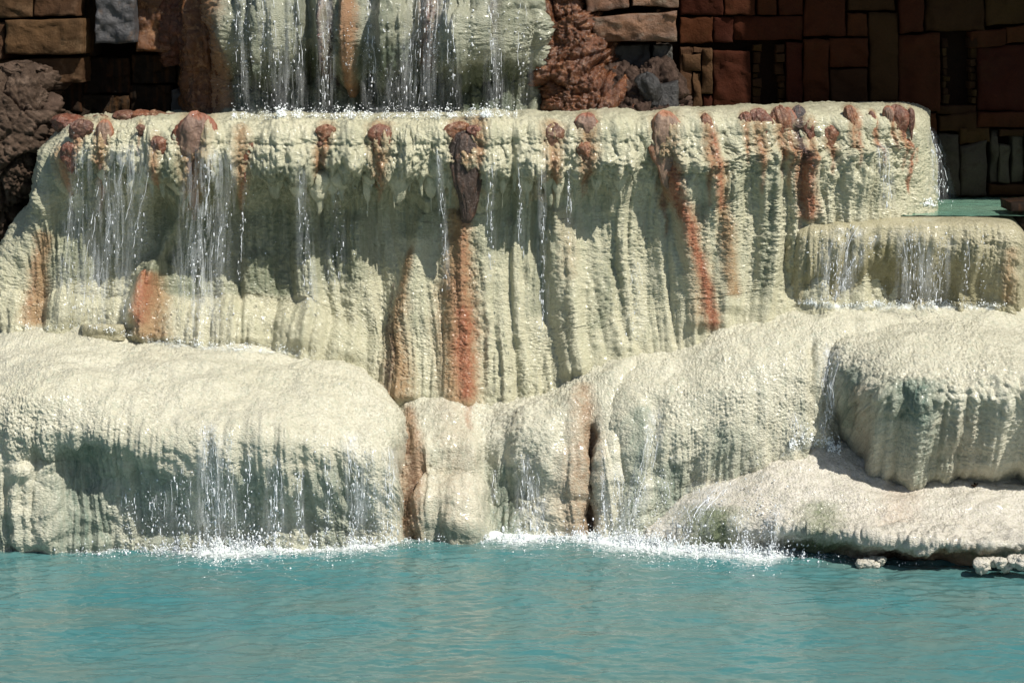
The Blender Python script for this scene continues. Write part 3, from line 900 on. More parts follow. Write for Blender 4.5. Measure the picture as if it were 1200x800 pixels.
# ------------------------------------------------------------------ 6 low ledge
LL = empty('low_travertine_ledge', P(1000, 650, 0).tolist())
tag(LL, 'low flat pinkish cream ledge at lower right with a dark undercut over the pool', 'rock formation')
T = [([745, 742, 738, 734, 732, 732, 734, 736], [(632, .5), (634, .45), (636, .4), (638, .4), (640, .4), (645, .4), (650, .4), (664, .4)]),
     ([782, 778, 770, 762, 758, 756, 760, 764], [(588, .52), (596, .42), (608, .30), (618, .22), (626, .17), (634, .15), (642, .15), (660, .15)]),
     ([830, 826, 818, 812, 808, 806, 808, 812], [(556, .56), (566, .42), (582, .24), (598, .10), (612, .03), (624, .02), (640, .05), (662, .05)]),
     ([868, 866, 862, 858, 854, 852, 854, 856], [(535, .6), (546, .45), (564, .24), (586, .04), (604, -.06), (620, -.08), (642, .0), (662, -.02)]),
     ([915, 914, 912, 908, 904, 902, 904, 906], [(514, .62), (526, .46), (548, .24), (576, .0), (600, -.12), (619, -.16), (644, -.03), (664, -.03)]),
     (955, [(508, .64), (522, .46), (545, .24), (574, .0), (602, -.16), (621, -.30), (648, -.12), (668, -.12)]),
     (1000, [(514, .66), (530, .46), (552, .24), (580, -.02), (606, -.18), (626, -.42), (652, -.19), (672, -.19)]),
     (1050, [(536, .66), (550, .44), (566, .22), (590, -.04), (612, -.22), (631, -.50), (655, -.25), (675, -.25)]),
     (1100, [(538, .66), (549, .46), (564, .22), (590, -.06), (614, -.26), (634, -.56), (658, -.30), (680, -.30)]),
     (1150, [(534, .66), (545, .46), (564, .20), (590, -.08), (616, -.28), (636, -.60), (661, -.34), (682, -.34)]),
     (1300, [(536, .66), (548, .46), (566, .20), (592, -.08), (616, -.28), (638, -.62), (664, -.38), (685, -.38)])]


def ledge_relief(s, t, PX, PY, v):
    d = .03 * fbm(s * 2.0, t * 2.3, 3, 601)
    e = sstep(600, 625, PY)
    d = d + e * (.03 * fbm(s * 5, t * 5, 3, 604) + .014 * billow(s * 18, t * 22, 605)) + granular(s, t, 610, .8)
    d = d + .012 * billow(s * 6, t * 8, 616)
    return d


lump('ledge_body', cols_from(T), M['pinkish'], LL, 240, 520, ledge_relief, [
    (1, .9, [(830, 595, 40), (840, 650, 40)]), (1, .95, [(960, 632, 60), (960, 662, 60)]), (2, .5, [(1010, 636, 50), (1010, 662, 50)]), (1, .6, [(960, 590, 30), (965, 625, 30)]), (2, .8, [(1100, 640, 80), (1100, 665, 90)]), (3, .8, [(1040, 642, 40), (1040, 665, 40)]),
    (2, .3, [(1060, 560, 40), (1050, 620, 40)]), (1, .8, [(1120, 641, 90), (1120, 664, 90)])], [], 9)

# ------------------------------------------------------------------ 7 right terrace
TR = empty('right_travertine_terrace', P(1060, 352, 1.0).tolist())
tag(TR, 'olive cream travertine terrace basin at right, overflowing beside the curtain', 'rock formation')
T = [([900, 902, 906, 912, 916, 918, 920, 922], [(262, 1.7), (268, 1.5), (278, 1.3), (292, 1.2), (312, 1.2), (335, 1.2), (352, 1.2), (368, 1.2)]),
     ([925, 926, 928, 930, 931, 932, 934, 936], [(251, 1.7), (256, 1.35), (264, 1.05), (280, .95), (305, .92), (332, .95), (352, .95), (368, .95)]),
     (965, [(247, 1.7), (251, 1.3), (258, 1.0), (272, .85), (300, .84), (330, .92), (350, .94), (368, .94)]),
     (1010, [(246, 1.7), (250, 1.3), (256, 1.0), (268, .84), (298, .86), (328, .98), (350, 1.0), (368, .98)]),
     (1070, [(246, 1.7), (250, 1.3), (256, 1.0), (267, .83), (296, .86), (328, 1.0), (350, 1.02), (368, .98)]),
     (1130, [(246, 1.7), (250, 1.3), (256, 1.0), (267, .82), (296, .83), (328, .95), (350, .98), (368, .96)]),
     (1170, [(246, 1.7), (251, 1.3), (258, 1.0), (270, .83), (298, .82), (330, .86), (352, .9), (370, .9)]),
     ([1188, 1188, 1188, 1189, 1190, 1190, 1189, 1189], [(248, 1.7), (253, 1.35), (262, 1.05), (276, .95), (302, .92), (334, .92), (354, .94), (370, .94)]),
     ([1196, 1197, 1197, 1197, 1196, 1195, 1194, 1193], [(252, 1.75), (258, 1.6), (270, 1.4), (285, 1.35), (308, 1.3), (336, 1.3), (356, 1.3), (372, 1.3)])]


def terr_relief(s, t, PX, PY, v):
    k = sstep(256, 285, PY)
    return k * drapery(s, t, 701, 6, .05) + (.2 + .8 * k) * granular(s, t, 710, 1.0) + k * .018 * billow(s * 10, t * 6, 715)


lump('terrace_body', cols_from(T), M['terrace'], TR, 190, 360, terr_relief, [
    (1, .7, [(1040, 285, 50), (1040, 355, 60)]), (1, .5, [(1120, 290, 50), (1120, 355, 50)]), (1, .4, [(960, 300, 30), (960, 355, 30)]), (2, .6, [(1180, 290, 8), (1180, 355, 8)])], [], 10)

# ------------------------------------------------------------------ brown and cream drops on the rim
M['knob_dark'] = rockmat('dark_brown_deposit', (.060, .035, .025), (.03, .018, .014), (.16, .08, .05), 18, .3, .8, (1, 1, .3))
M['knob_grey'] = rockmat('purple_grey_deposit', (.085, .07, .068), (.04, .033, .033), (.30, .16, .11), 14, .3, .8, (1, 1, .3))
for i, (x, y, w, h, m, tl, ln, lb) in enumerate(K):
    yl = 0.80 + .0  # near the lip
    d0 = min(float(depth_at(x + dx, y + 18 + dy)) for dx in (-6, 0, 6) for dy in (0, 8))
    knob('mineral_knob', x, y, w * .86, h * .95, M[m], C, tl, d0 + .078, .03, 50 + i, lb, ln, .42 if w > 20 else .65, 1.25, n=(56, 56))
# low rust crust behind the left part of the rim
for i, (x, y, w, h) in enumerate([(80, 134, 34, 26), (148, 130, 26, 20), (166, 129, 24, 20), (183, 130, 24, 22), (202, 133, 15, 14), (118, 135, 22, 16)]):
    knob('mineral_knob', x, y, w, h, M['knob_brown'] if i % 2 else M['knob_rust'], C, 0, 1.35, .02, 150 + i, None, 0, 1.2)
# cream drops crowding the lip
x = 60
while x < 1050:
    x += RND.uniform(9, 19) if x < 780 else RND.uniform(14, 30)
    rim = float(np.interp(x, [60, 500, 830, 1080], [143, 138, 128, 124]))
    big = RND.random()
    w = RND.uniform(12, 24) + 8 * (big > .85)
    h = RND.uniform(24, 52) + 22 * (big > .85)
    y = rim + RND.uniform(18, 62) if x < 780 else rim + RND.uniform(8, 26)
    if 760 < x < 800: continue
    d0 = float(np.interp(x, [70, 120, 180, 640, 740, 830, 930, 1010, 1062, 1088], [1.3, .9, .83, .81, .82, .85, .9, 1.0, 1.15, 1.4]))
    knob('hanging_drop', x, y, w, h, M['curtain'], C, RND.uniform(.2, 1.0), d0 + .035 + RND.uniform(-.01, .03), .03, 300 + int(x), None, RND.uniform(-.3, .3), .7, 1.3, n=(26, 26))
# second fringe: thin pointed drops under the lip, mostly in the middle
for x in (398, 412, 431, 462, 478, 492, 505, 516, 528, 566, 578, 590, 604, 617, 628, 655, 668, 676, 700, 712, 726):
    y = 184 + RND.uniform(-10, 14)
    knob('hanging_drop', x, y, RND.uniform(9, 17), RND.uniform(38, 62), M['curtain'], C, RND.uniform(.4, .85), .86 + RND.uniform(-.03, .04), .03, 600 + x, None, RND.uniform(-.2, .2), .7, n=(26, 18))
# left mound and others get no separate drops; the wet stalk right of the first fold
knob('hanging_drop', 205, 170, 34, 74, M['curtain'], C, .3, .93, .04, 801, 'thick pale drop under the mauve cap', .3, .7, n=(40, 36))


# ------------------------------------------------------------------ stone walls
def stone(name, x0, y0, x1, y1, Y, mat, parent, thick=.30, skew=(0, 0, 0, 0), rough=.012, seed=1, gap=.15, label=None, n=None, bev=.007):
    """one hewn block; corners in photo pixels at depth Y, skew moves the corner heights (TL, TR, BR, BL) in pixels"""
    w, h = abs(x1 - x0), abs(y1 - y0)
    nx = n[0] if n else int(np.clip(w / 3.2, 5, 30))
    ny = n[1] if n else int(np.clip(h / 3.2, 5, 30))
    u = np.concatenate([[0, .04], np.linspace(.10, .90, nx - 3), [.96, 1]])
    v = np.concatenate([[0, .05], np.linspace(.12, .88, ny - 3), [.95, 1]])
    U, V = np.meshgrid(u, v)
    top = y0 + skew[0] + (skew[1] - skew[0]) * U
    bot = y1 + skew[3] + (skew[2] - skew[3]) * U
    ex = 1.6 * noise(V * 3, seed * 3.1 + U * 0, seed) * (U < .05) + 1.6 * noise(V * 3, seed * 5.7 + U * 0, seed + 1) * (U > .95)
    ey = 1.4 * noise(U * 3, seed * 2.3 + V * 0, seed + 2) * (V < .06) + 1.4 * noise(U * 3, seed * 4.9 + V * 0, seed + 3) * (V > .94)
    px = x0 + gap + (w - 2 * gap) * U + ex
    py = top + gap + (bot - top - 2 * gap) * V + ey
    p = P(px, py, Y)
    edge = np.minimum(np.minimum(U, 1 - U) * w, np.minimum(V, 1 - V) * h) / 200.0
    off = bev * np.clip(1 - edge / .012, 0, 1) ** 1.5
    r = np.random.default_rng(seed)
    tl = r.uniform(-.012, .012, 3)
    fr = tl[0] + tl[1] * (U - .5) * 2 + tl[2] * (V - .5) * 2 + rough * fbm(p[..., 0] * 6, p[..., 2] * 6, 4, seed) + rough * 1.1 * (fractured(p[..., 0], p[..., 2], 7, seed, 1.0) - .4)
    p[..., 1] += off + fr
    nyy, nxx = U.shape
    verts = p.reshape(-1, 3)
    # skirt to the back
    ring = ([(0, j) for j in range(nxx)] + [(i, nxx - 1) for i in range(1, nyy)] + [(nyy - 1, j) for j in range(nxx - 2, -1, -1)] + [(i, 0) for i in range(nyy - 2, 0, -1)])
    idx = np.array([i * nxx + j for i, j in ring])
    back = verts[idx].copy()
    back[:, 1] = Y + thick
    k = len(idx)
    b0 = len(verts)
    q = grid_quads(nyy, nxx)
    j = np.arange(k)
    sq = np.stack([idx, idx[(j + 1) % k], b0 + (j + 1) % k, b0 + j], -1)
    o = mesh_obj(name, np.concatenate([verts, back]), np.concatenate([q, sq]), mat, parent)
    to_depth(p)
    if label: o['label'] = label
    return o


def slab(name, x0, x1, y0, y1, z0, z1, mat, parent=None):
    v = [(x, y, z) for x in (x0, x1) for y in (y0, y1) for z in (z0, z1)]
    q = [(0, 1, 3, 2), (4, 6, 7, 5), (0, 4, 5, 1), (2, 3, 7, 6), (0, 2, 6, 4), (1, 5, 7, 3)]
    return mesh_obj(name, v, q, mat, parent, smooth=False)


YW = 2.12      # right wall face
WR = empty('right_stone_wall', (2.6, YW + .2, 1.5))
tag(WR, 'shaded reddish brown wall of large fitted stones behind the rim at upper right', 'wall')
slab('mortar_core', .95, 5.2, YW + .14, YW + .9, -.5, 5.3, M['mortar'], WR)
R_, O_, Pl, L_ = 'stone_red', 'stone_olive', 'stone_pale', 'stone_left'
ST = [
    (797, -24, 847, 18, R_), (849, -24, 886, 18, R_), (888, -20, 911, 18, R_), (913, -30, 941, 18, R_), (943, -26, 991, 43, R_),
    (797, 20, 835, 51, R_), (836, 20, 859, 50, R_), (860, 19, 941, 47, R_),
    (993, -24, 1049, 13, O_), (993, 16, 1017, 43, R_), (1019, 15, 1053, 121, O_), (1055, -20, 1083, 40, R_, (0, 0, -3, 0)), (1085, -30, 1154, 37, O_), (1156, -30, 1222, 31, O_, (0, 0, -6, 0)),
    (1054, 42, 1102, 131, R_, (0, -3, 0, 0)), (1138, 38, 1178, 57, R_, (0, -4, -3, 0)), (1180, 33, 1222, 52, R_, (0, -6, -6, 0)), (1146, 56, 1222, 130, R_, (0, -5, 2, 0)),
    (942, 46, 971, 128, R_), (922, 50, 941, 128, R_), (972, 45, 1017, 79, R_), (973, 81, 1017, 125, O_), (836, 60, 880, 131, R_),
    (797, 55, 812, 130, L_), (812, 56, 834, 62, L_), (801, 64, 822, 84, L_), (812, 85, 822, 128, L_), (823, 58, 835, 110, L_), (824, 112, 835, 130, R_),
    (1017, 123, 1054, 150, R_), (1055, 133, 1098, 158, R_), (1056, 160, 1098, 226, O_),
    (1099, 124, 1145, 134, O_), (1100, 136, 1145, 154, O_, (0, -4, 0, 0)), (1146, 132, 1222, 150, R_),
    (1100, 157, 1124, 229, Pl), (1126, 168, 1157, 230, Pl, (4, -4, 0, 0)), (1126, 150, 1160, 166, O_, (0, 0, 0, 4)), (1162, 152, 1170, 215, Pl), (1172, 170, 1184, 215, Pl), (1186, 158, 1200, 214, Pl), (1202, 152, 1222, 214, O_),
    (1160, 217, 1222, 229, O_), (1172, 152, 1200, 160, O_),
    # courses above the frame
]
rr = np.random.default_rng(5)
yy = -30
for (y0, y1) in [(-78, -32), (-130, -80), (-190, -132), (-250, -192), (-300, -252)]:
    x0 = 797
    while x0 < 1240:
        w = rr.uniform(45, 95)
        ST.append((x0, y0, min(x0 + w, 1250), y1, R_ if rr.random() < .7 else O_))
        x0 += w + 2
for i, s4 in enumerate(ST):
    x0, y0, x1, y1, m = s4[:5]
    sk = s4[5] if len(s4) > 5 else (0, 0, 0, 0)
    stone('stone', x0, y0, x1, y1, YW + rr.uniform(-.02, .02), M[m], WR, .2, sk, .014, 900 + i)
# the two dark openings, each framed by thin stacked stones
for (nx0, nx1, ny0, ny1, sw) in [(882, 920, 50, 129, 11), (1104, 1145, 42, 122, 9)]:
    for side in (0, 1):
        y = ny0 + 2
        while y < ny1 - 4:
            h = rr.uniform(6, 15)
            w = sw * rr.uniform(.6, 1.15)
            if side == 0: stone('stone', nx0, y, nx0 + w, min(y + h, ny1), YW + rr.uniform(0, .05), M['stone_olive'], WR, .2, seed=int(2000 + y + nx0), gap=.6, n=(4, 4))
            else: stone('stone', nx1 - w, y, nx1, min(y + h, ny1), YW + rr.uniform(0, .05), M['stone_olive'], WR, .2, seed=int(3000 + y + nx0), gap=.6, n=(4, 4))
            y += h
# ragged plant bits and pale flecks in the left opening
# unseen slab added above the right corner so its shade darkens the wall
cz = 5.0
ex = 1.60
ta = math.tan(_a)
yf = 0.22
top = cz + .22
poly = [(ex, YW + .9), (ex, YW), (ex + (YW - yf) * ta, yf), (6.5, yf), (6.5, YW + .9)]
# widen: everything right of the diagonal edge lies under the slab
vv = [(x, y, z) for z in (cz, top) for x, y in poly]
k = len(poly)
me = bpy.data.meshes.new('shade_slab')
me.from_pydata(vv, [], [tuple(range(k))[::-1], tuple(range(k, 2 * k))] + [(i, (i + 1) % k, k + (i + 1) % k, k + i) for i in range(k)])
me.materials.append(M['concrete'])
ro = bpy.data.objects.new('added_shade_slab', me)
COL.objects.link(ro)
tag(ro, 'unseen flat slab added above the right stone wall to shade it', 'roof')

# left wall
WL = empty('left_stone_wall', (-2.6, 2.2, 1.5))
tag(WL, 'damp brown block wall behind the left end of the rim', 'wall')
slab('mortar_core', -4.6, .94, 2.62, 3.3, -.5, 5.3, M['mortar'], WL)
SL = [(-40, -20, 37, 22, 2.06, 'stone_left', (0, 0, -2, 2)), (39, -20, 92, 19, 2.08, 'stone_left', (0, 0, 0, 0)), (-40, 26, 5, 70, 2.10, 'stone_left', (0, 0, 0, 0)),
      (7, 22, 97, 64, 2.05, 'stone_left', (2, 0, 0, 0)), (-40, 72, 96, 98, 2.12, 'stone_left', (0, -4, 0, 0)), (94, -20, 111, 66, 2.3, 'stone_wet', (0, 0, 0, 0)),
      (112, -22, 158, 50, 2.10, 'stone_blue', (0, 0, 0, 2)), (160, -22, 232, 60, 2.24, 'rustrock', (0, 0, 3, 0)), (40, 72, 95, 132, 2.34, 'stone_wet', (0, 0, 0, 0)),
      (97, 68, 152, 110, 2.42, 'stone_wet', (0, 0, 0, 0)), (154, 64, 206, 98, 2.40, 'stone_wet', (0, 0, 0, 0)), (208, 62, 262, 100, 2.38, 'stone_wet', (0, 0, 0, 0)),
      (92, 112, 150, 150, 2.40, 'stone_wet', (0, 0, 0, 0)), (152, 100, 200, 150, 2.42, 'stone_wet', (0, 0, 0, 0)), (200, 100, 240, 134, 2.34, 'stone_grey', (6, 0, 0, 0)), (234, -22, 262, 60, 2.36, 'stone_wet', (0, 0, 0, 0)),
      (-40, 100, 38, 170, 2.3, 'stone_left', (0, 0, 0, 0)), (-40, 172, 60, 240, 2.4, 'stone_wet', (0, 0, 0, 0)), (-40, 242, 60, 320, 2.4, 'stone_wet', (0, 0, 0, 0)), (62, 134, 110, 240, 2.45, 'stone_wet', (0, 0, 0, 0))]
for y0, y1 in [(-64, -22), (-110, -66), (-160, -112), (-215, -162), (-275, -217)]:
    x0 = -60
    while x0 < 262:
        w = rr.uniform(45, 90)
        SL.append((x0, y0, min(x0 + w, 266), y1, 2.1, 'stone_left' if x0 < 120 else 'rustrock', (0, 0, 0, 0)))
        x0 += w + 2
for i, (x0, y0, x1, y1, Y, m, sk) in enumerate(SL):
    stone('stone', x0, y0, x1, y1, Y, M[m], WL, 2.66 - Y, sk, .022 if 'stone_left' != m else .012, 1200 + i, n=(26, 20))

# rust draped ribs running down beside the upper fall (left side)
DR = empty('rust_draped_rock', P(245, 135, 2.0).tolist())
tag(DR, 'dark rust brown dripping rock beside the left edge of the upper waterfall', 'rock formation')
RC = []
for a, Y in [(222, 2.5), (228, 2.12), (240, 2.02), (250, 2.0), (260, 1.98), (268, 2.02), (275, 2.3)]:
    RC.append([(a - 6, -240, Y), (a - 4, -80, Y), (a - 2, 0, Y), (a, 50, Y - .02), (a, 95, Y + .04), (a + 1, 140, Y - .03), (a + 1, 155, Y - .03)])
lump('rock_body', RC, M['rustrock'], DR, 180, 90, lambda s, t, PX, PY, v: drapery(s, t, 777, 11, .05) + .025 * billow(s * 12, t * 6, 778) + .014 * billow(s * 30, t * 24, 779), seed=3)
RC = []
for a, Y in [(196, 2.5), (202, 2.28), (212, 2.2), (222, 2.22), (230, 2.4)]:
    RC.append([(a - 2, -240, Y), (a - 2, -80, Y), (a, 0, Y), (a, 35, Y - .02), (a, 58, Y + .05), (a, 72, Y + .12)])
lump('dripping_shelf', RC, M['rustrock'], DR, 120, 60, lambda s, t, PX, PY, v: drapery(s, t, 787, 11, .05) + .02 * billow(s * 24, t * 18, 789), seed=3)

# rough brown rock, far left
RB = empty('rough_brown_rock', P(20, 330, 1.5).tolist())
tag(RB, 'rough coral textured brown rock at the left edge of the cascade', 'rock')
RC = []
for xs, dY in [([-70] * 7, .0), ([-30, -30, -30, -34, -36, -38, -40], -.06), ([5, 6, 6, 4, 0, -6, -10], -.1), ([34, 40, 38, 30, 20, 2, -4], -.05), ([52, 60, 55, 46, 32, 8, 0], .1), ([62, 74, 68, 58, 40, 14, 6], .5)]:
    ys = [84, 100, 135, 175, 225, 285, 345]
    Ys = [2.0, 1.85, 1.7, 1.62, 1.68, 1.85, 1.9]
    RC.append([(xs[i], ys[i], Ys[i] + dY) for i in range(7)])
lump('rock_body', RC, M['roughbrown'], RB, 240, 140, lambda s, t, PX, PY, v: fractured(s, t * .6, 4.2, 801, .10) + fractured(s, t * .8, 10, 805, .035) + .02 * billow(s * 17, t * 17, 803) + .016 * billow(s * 38, t * 38, 804) + .008 * noise(s * 80, t * 80, 806), seed=3)
# boulder shelf on top of it
for i, (x, y, w, h, Y) in enumerate([(22, 74, 46, 24, 1.95), (2, 86, 30, 30, 1.9), (44, 108, 42, 44, 1.85), (14, 128, 40, 30, 1.8)]):
    knob('rock_lump', x, y, w, h, M['roughbrown'], RB, 0, Y, .0, 830 + i, None, 0, .9, 1.5, n=(34, 40))

# stone pier
PR = empty('stone_pier', P(742, 134, 1.7).tolist())
tag(PR, 'rusty stacked stone pier right of the upper waterfall', 'pillar')
SP = [(686, -25, 738, 10, 1.68, 'stone_pier', (0, 0, 0, 6)), (740, -24, 796, 9, 1.70, 'stone_pier', (0, 0, 1, -1)), (694, 14, 794, 50, 1.66, 'stone_pier', (6, -2, 0, 0)),
      (706, 52, 763, 80, 1.86, 'stone_grey', (0, 0, 2, 0)), (765, 52, 789, 78, 1.84, 'stone_grey', (0, 0, -6, 2)), (706, 82, 792, 136, 1.95, 'stone_grey', (0, 0, 0, 0)),
      (684, -66, 796, -27, 1.64, 'stone_pier', (0, 0, 0, 0)), (690, -110, 740, -68, 1.68, 'stone_pier', (0, 0, 0, 0)), (742, -110, 798, -68, 1.68, 'stone_pier', (0, 0, 0, 0)),
      (684, -160, 798, -112, 1.66, 'stone_pier', (0, 0, 0, 0)), (684, -215, 798, -162, 1.66, 'stone_pier', (0, 0, 0, 0))]
for i, (x0, y0, x1, y1, Y, m, sk) in enumerate(SP):
    stone('stone', x0, y0, x1, y1, Y, M[m], PR, .42, sk, .02, 1500 + i, n=(26, 14), gap=1.0)
slab('pier_core', .52, .98, 2.06, 2.9, -.5, 4.9, M['mortar'], PR)
# unseen beam added above the pier to shade the wall beside it
slab('added_shade_beam', .5, 1.25, 1.0, 2.2, 4.4, 4.9, M['concrete'], PR)

bk = empty('black_block', P(778, 132, 1.4).tolist())
tag(bk, 'small black stone block on the rim beneath the pier', 'stone')
stone('block_body', 762, 95, 796, 129, 1.42, M['black'], bk, .25, (6, 0, 0, 0), .02, 41, n=(10, 10), bev=.02)
knob('crust', 757, 86, 22, 46, M['black'], bk, .2, 1.42, .03, 43, 'jagged dark crust at the left side of the block', .4, .8, 1.6, n=(30, 34))

# plank end, and a dark body added for the shadowed gap at right
o = stone('dark_slab_end', 1185, 236, 1240, 248, 1.05, M['stone_wet'], None, .3, (1, 0, 0, 0), .004, 51, n=(8, 5))
tag(o, 'end of a thin dark slab above the terrace pool at the right edge', 'slab')
o = empty('dark_gap_fill', P(1200, 262, 1.1).tolist())
tag(o, 'dark brown body standing in for the shadowed gap right of the terrace', 'rock')
RC = []
for a, Y in [(1172, 1.5), (1176, 1.25), (1186, 1.18), (1200, 1.12), (1225, 1.1), (1260, 1.1)]:
    RC.append([(a, 261 - (a > 1180) * 4, Y + .3), (a, 258 - (a > 1180) * 3, Y + .1), (a + 6, 263, Y), (a + 14, 270, Y + .04), (a + 20, 310, Y + .1), (a + 18, 364, Y + .1)])
lump('rock_body', RC, M['roughbrown'], o, 60, 50, lambda s, t, PX, PY, v: .03 * billow(s * 8, t * 8, 901), seed=3)

# pebble-like crust clumps at the water line, lower right
for i, (x, y, w, h, lb) in enumerate([(1180, 648, 62, 30, 'knobbly pinkish coral like crust clump at the lower right water line'), (1022, 650, 30, 12, 'small pinkish crust clump at the water line under the ledge')]):
    e = empty('crust_clump', P(x, y + h, -.35).tolist())
    tag(e, lb, 'rock')
    base_Y = -.62 if i == 0 else -.42
    for j in range(9 if i == 0 else 5):
        xx = x + (j - (4 if i == 0 else 2)) * w / (9 if i == 0 else 5) + RND.uniform(-3, 3)
        ww = RND.uniform(11, 19) * (1 if i == 0 else .8)
        knob('nodule', xx, y + RND.uniform(0, 8), ww, ww * 1.1, M['pinkish'], e, 0, base_Y + RND.uniform(-.04, .02), 0, 950 + j + 20 * i, None, 0, .9, 1.6, n=(20, 22))

# twig lying on the ledge
def tube(pts, rad, n=6):
    pts = np.asarray(pts, float)
    rad = np.broadcast_to(np.asarray(rad, float), (len(pts),))
    tg = np.gradient(pts, axis=0)
    tg /= np.linalg.norm(tg, axis=1, keepdims=True) + 1e-9
    ref = np.array([0.13, .9, .21])
    a = np.cross(tg, ref)
    a /= np.linalg.norm(a, axis=1, keepdims=True) + 1e-9
    b = np.cross(tg, a)
    th = np.linspace(0, 2 * math.pi, n, endpoint=False)
    v = pts[:, None] + rad[:, None, None] * (np.cos(th)[None, :, None] * a[:, None] + np.sin(th)[None, :, None] * b[:, None])
    return v.reshape(-1, 3), grid_quads(len(pts), n, 0, True)


def surf(px, py, off=.0):
    return P(px, py, depth_at(px, py) - off)


vs, qs, k0 = [], [], 0
for line in ([(1138, 568), (1143, 569), (1146, 566)], [(1141, 570), (1143, 567), (1141, 565)]):
    a = np.array(line, float)
    v_, q_ = tube(surf(a[:, 0], a[:, 1], .012), [.005, .007, .004])
    vs.append(v_); qs.append(q_ + k0); k0 += len(v_)
tag(mesh_obj('twig', np.concatenate(vs), np.concatenate(qs), M['stone_wet']), 'tiny dark twig lying on the pinkish ledge', 'twig')

# ------------------------------------------------------------------ water surfaces and ground
def wave(x, y):
    xx = x + .05 * noise(x * 3, y * 4, 12)
    w = .005 * noise(x * 2.2 + .3 * y, y * 3.6, 1) + .0062 * noise(xx * 5 + 3, y * 9, 2) + .0036 * noise(xx * 11, y * 20, 3) + .0011 * noise(x * 28, y * 45, 4)
    # rings and chop pushed out from where the falls land
    near = np.exp(-np.abs(y + .35) / .5)
    return w * (1 + .8 * near) + near * .004 * noise(x * 22, y * 24, 6)


gx = np.concatenate([-3.4 - np.geomspace(40, .05, 26), np.linspace(-3.4, 3.4, 560), 3.4 + np.geomspace(.05, 40, 26)])
gy = np.concatenate([-3.1 - np.geomspace(40, .05, 26), np.linspace(-3.1, .5, 420), [.8, 1.3, 2.0]])
GX, GY = np.meshgrid(gx, gy)
fade = np.exp(-np.maximum(np.abs(GX) - 3.4, 0) * .3) * np.exp(-np.maximum(-GY - 3.1, 0) * .3)
wv = np.stack([GX, GY, wave(GX, GY) * fade], -1)
tag(mesh_obj('pool_water', wv.reshape(-1, 3), grid_quads(*GX.shape)[:, ::-1], M['water']), kind='structure')
slab('ground', -160, 160, -160, 160, -2.2, -1.2, M['ground'])['kind'] = 'structure'


def sheet(name, x0, x1, y0, y1, z, mat, amp=.003, n=(120, 60)):
    a, b = np.meshgrid(np.linspace(x0, x1, n[0]), np.linspace(y0, y1, n[1]))
    zz = z + amp * noise(a * 9, b * 12, 3) + amp * .6 * noise(a * 24, b * 30, 4)
    return tag(mesh_obj(name, np.stack([a, b, zz], -1).reshape(-1, 3), grid_quads(n[1], n[0])[:, ::-1], mat), kind='structure')


zs = P(1100, 249, 1.25)[2]
sheet('terrace_pool_water', 2.0, 4.2, 1.06, YW + .15, zs, M['water_green'])
zr = P(500, 139.5, 1.35)[2]
sheet('rim_pool_water', -2.35, 2.1, 1.22, 2.5, zr, M['water_rim'], .002, (260, 50))

# ------------------------------------------------------------------ falling water
ICO = []
_t = (1 + 5 ** .5) / 2
IV = np.array([(-1, _t, 0), (1, _t, 0), (-1, -_t, 0), (1, -_t, 0), (0, -1, _t), (0, 1, _t), (0, -1, -_t), (0, 1, -_t), (_t, 0, -1), (_t, 0, 1), (-_t, 0, -1), (-_t, 0, 1)]) / math.sqrt(1 + _t * _t)
IF = np.array([(0, 11, 5), (0, 5, 1), (0, 1, 7), (0, 7, 10), (0, 10, 11), (1, 5, 9), (5, 11, 4), (11, 10, 2), (10, 7, 6), (7, 1, 8), (3, 9, 4), (3, 4, 2), (3, 2, 6), (3, 6, 8), (3, 8, 9), (4, 9, 5), (2, 4, 11), (6, 2, 10), (8, 6, 7), (9, 8, 1)])


def blobs(cent, rad, stretch=None):
    """many small drops in one mesh: centres (n,3), radii (n,), vertical stretch (n,)"""
    n = len(cent)
    sc = np.ones((n, 3)) * rad[:, None]
    if stretch is not None: sc[:, 2] *= stretch
    jit = 1 + NR.uniform(-.22, .22, (n, 12, 1))
    v = cent[:, None] + IV[None] * jit * sc[:, None]
    f = IF[None] + 12 * np.arange(n)[:, None, None]
    return v.reshape(-1, 3), f.reshape(-1, 3)


def falling_path(xs, ys, off=.015):
    """world points of water that follows the rock down and drops free under an overhang"""
    Y = depth_at(xs, ys) - off
    Y = np.minimum(Y, 3)
    Y = np.minimum.accumulate(Y)
    return P(xs, ys, Y)


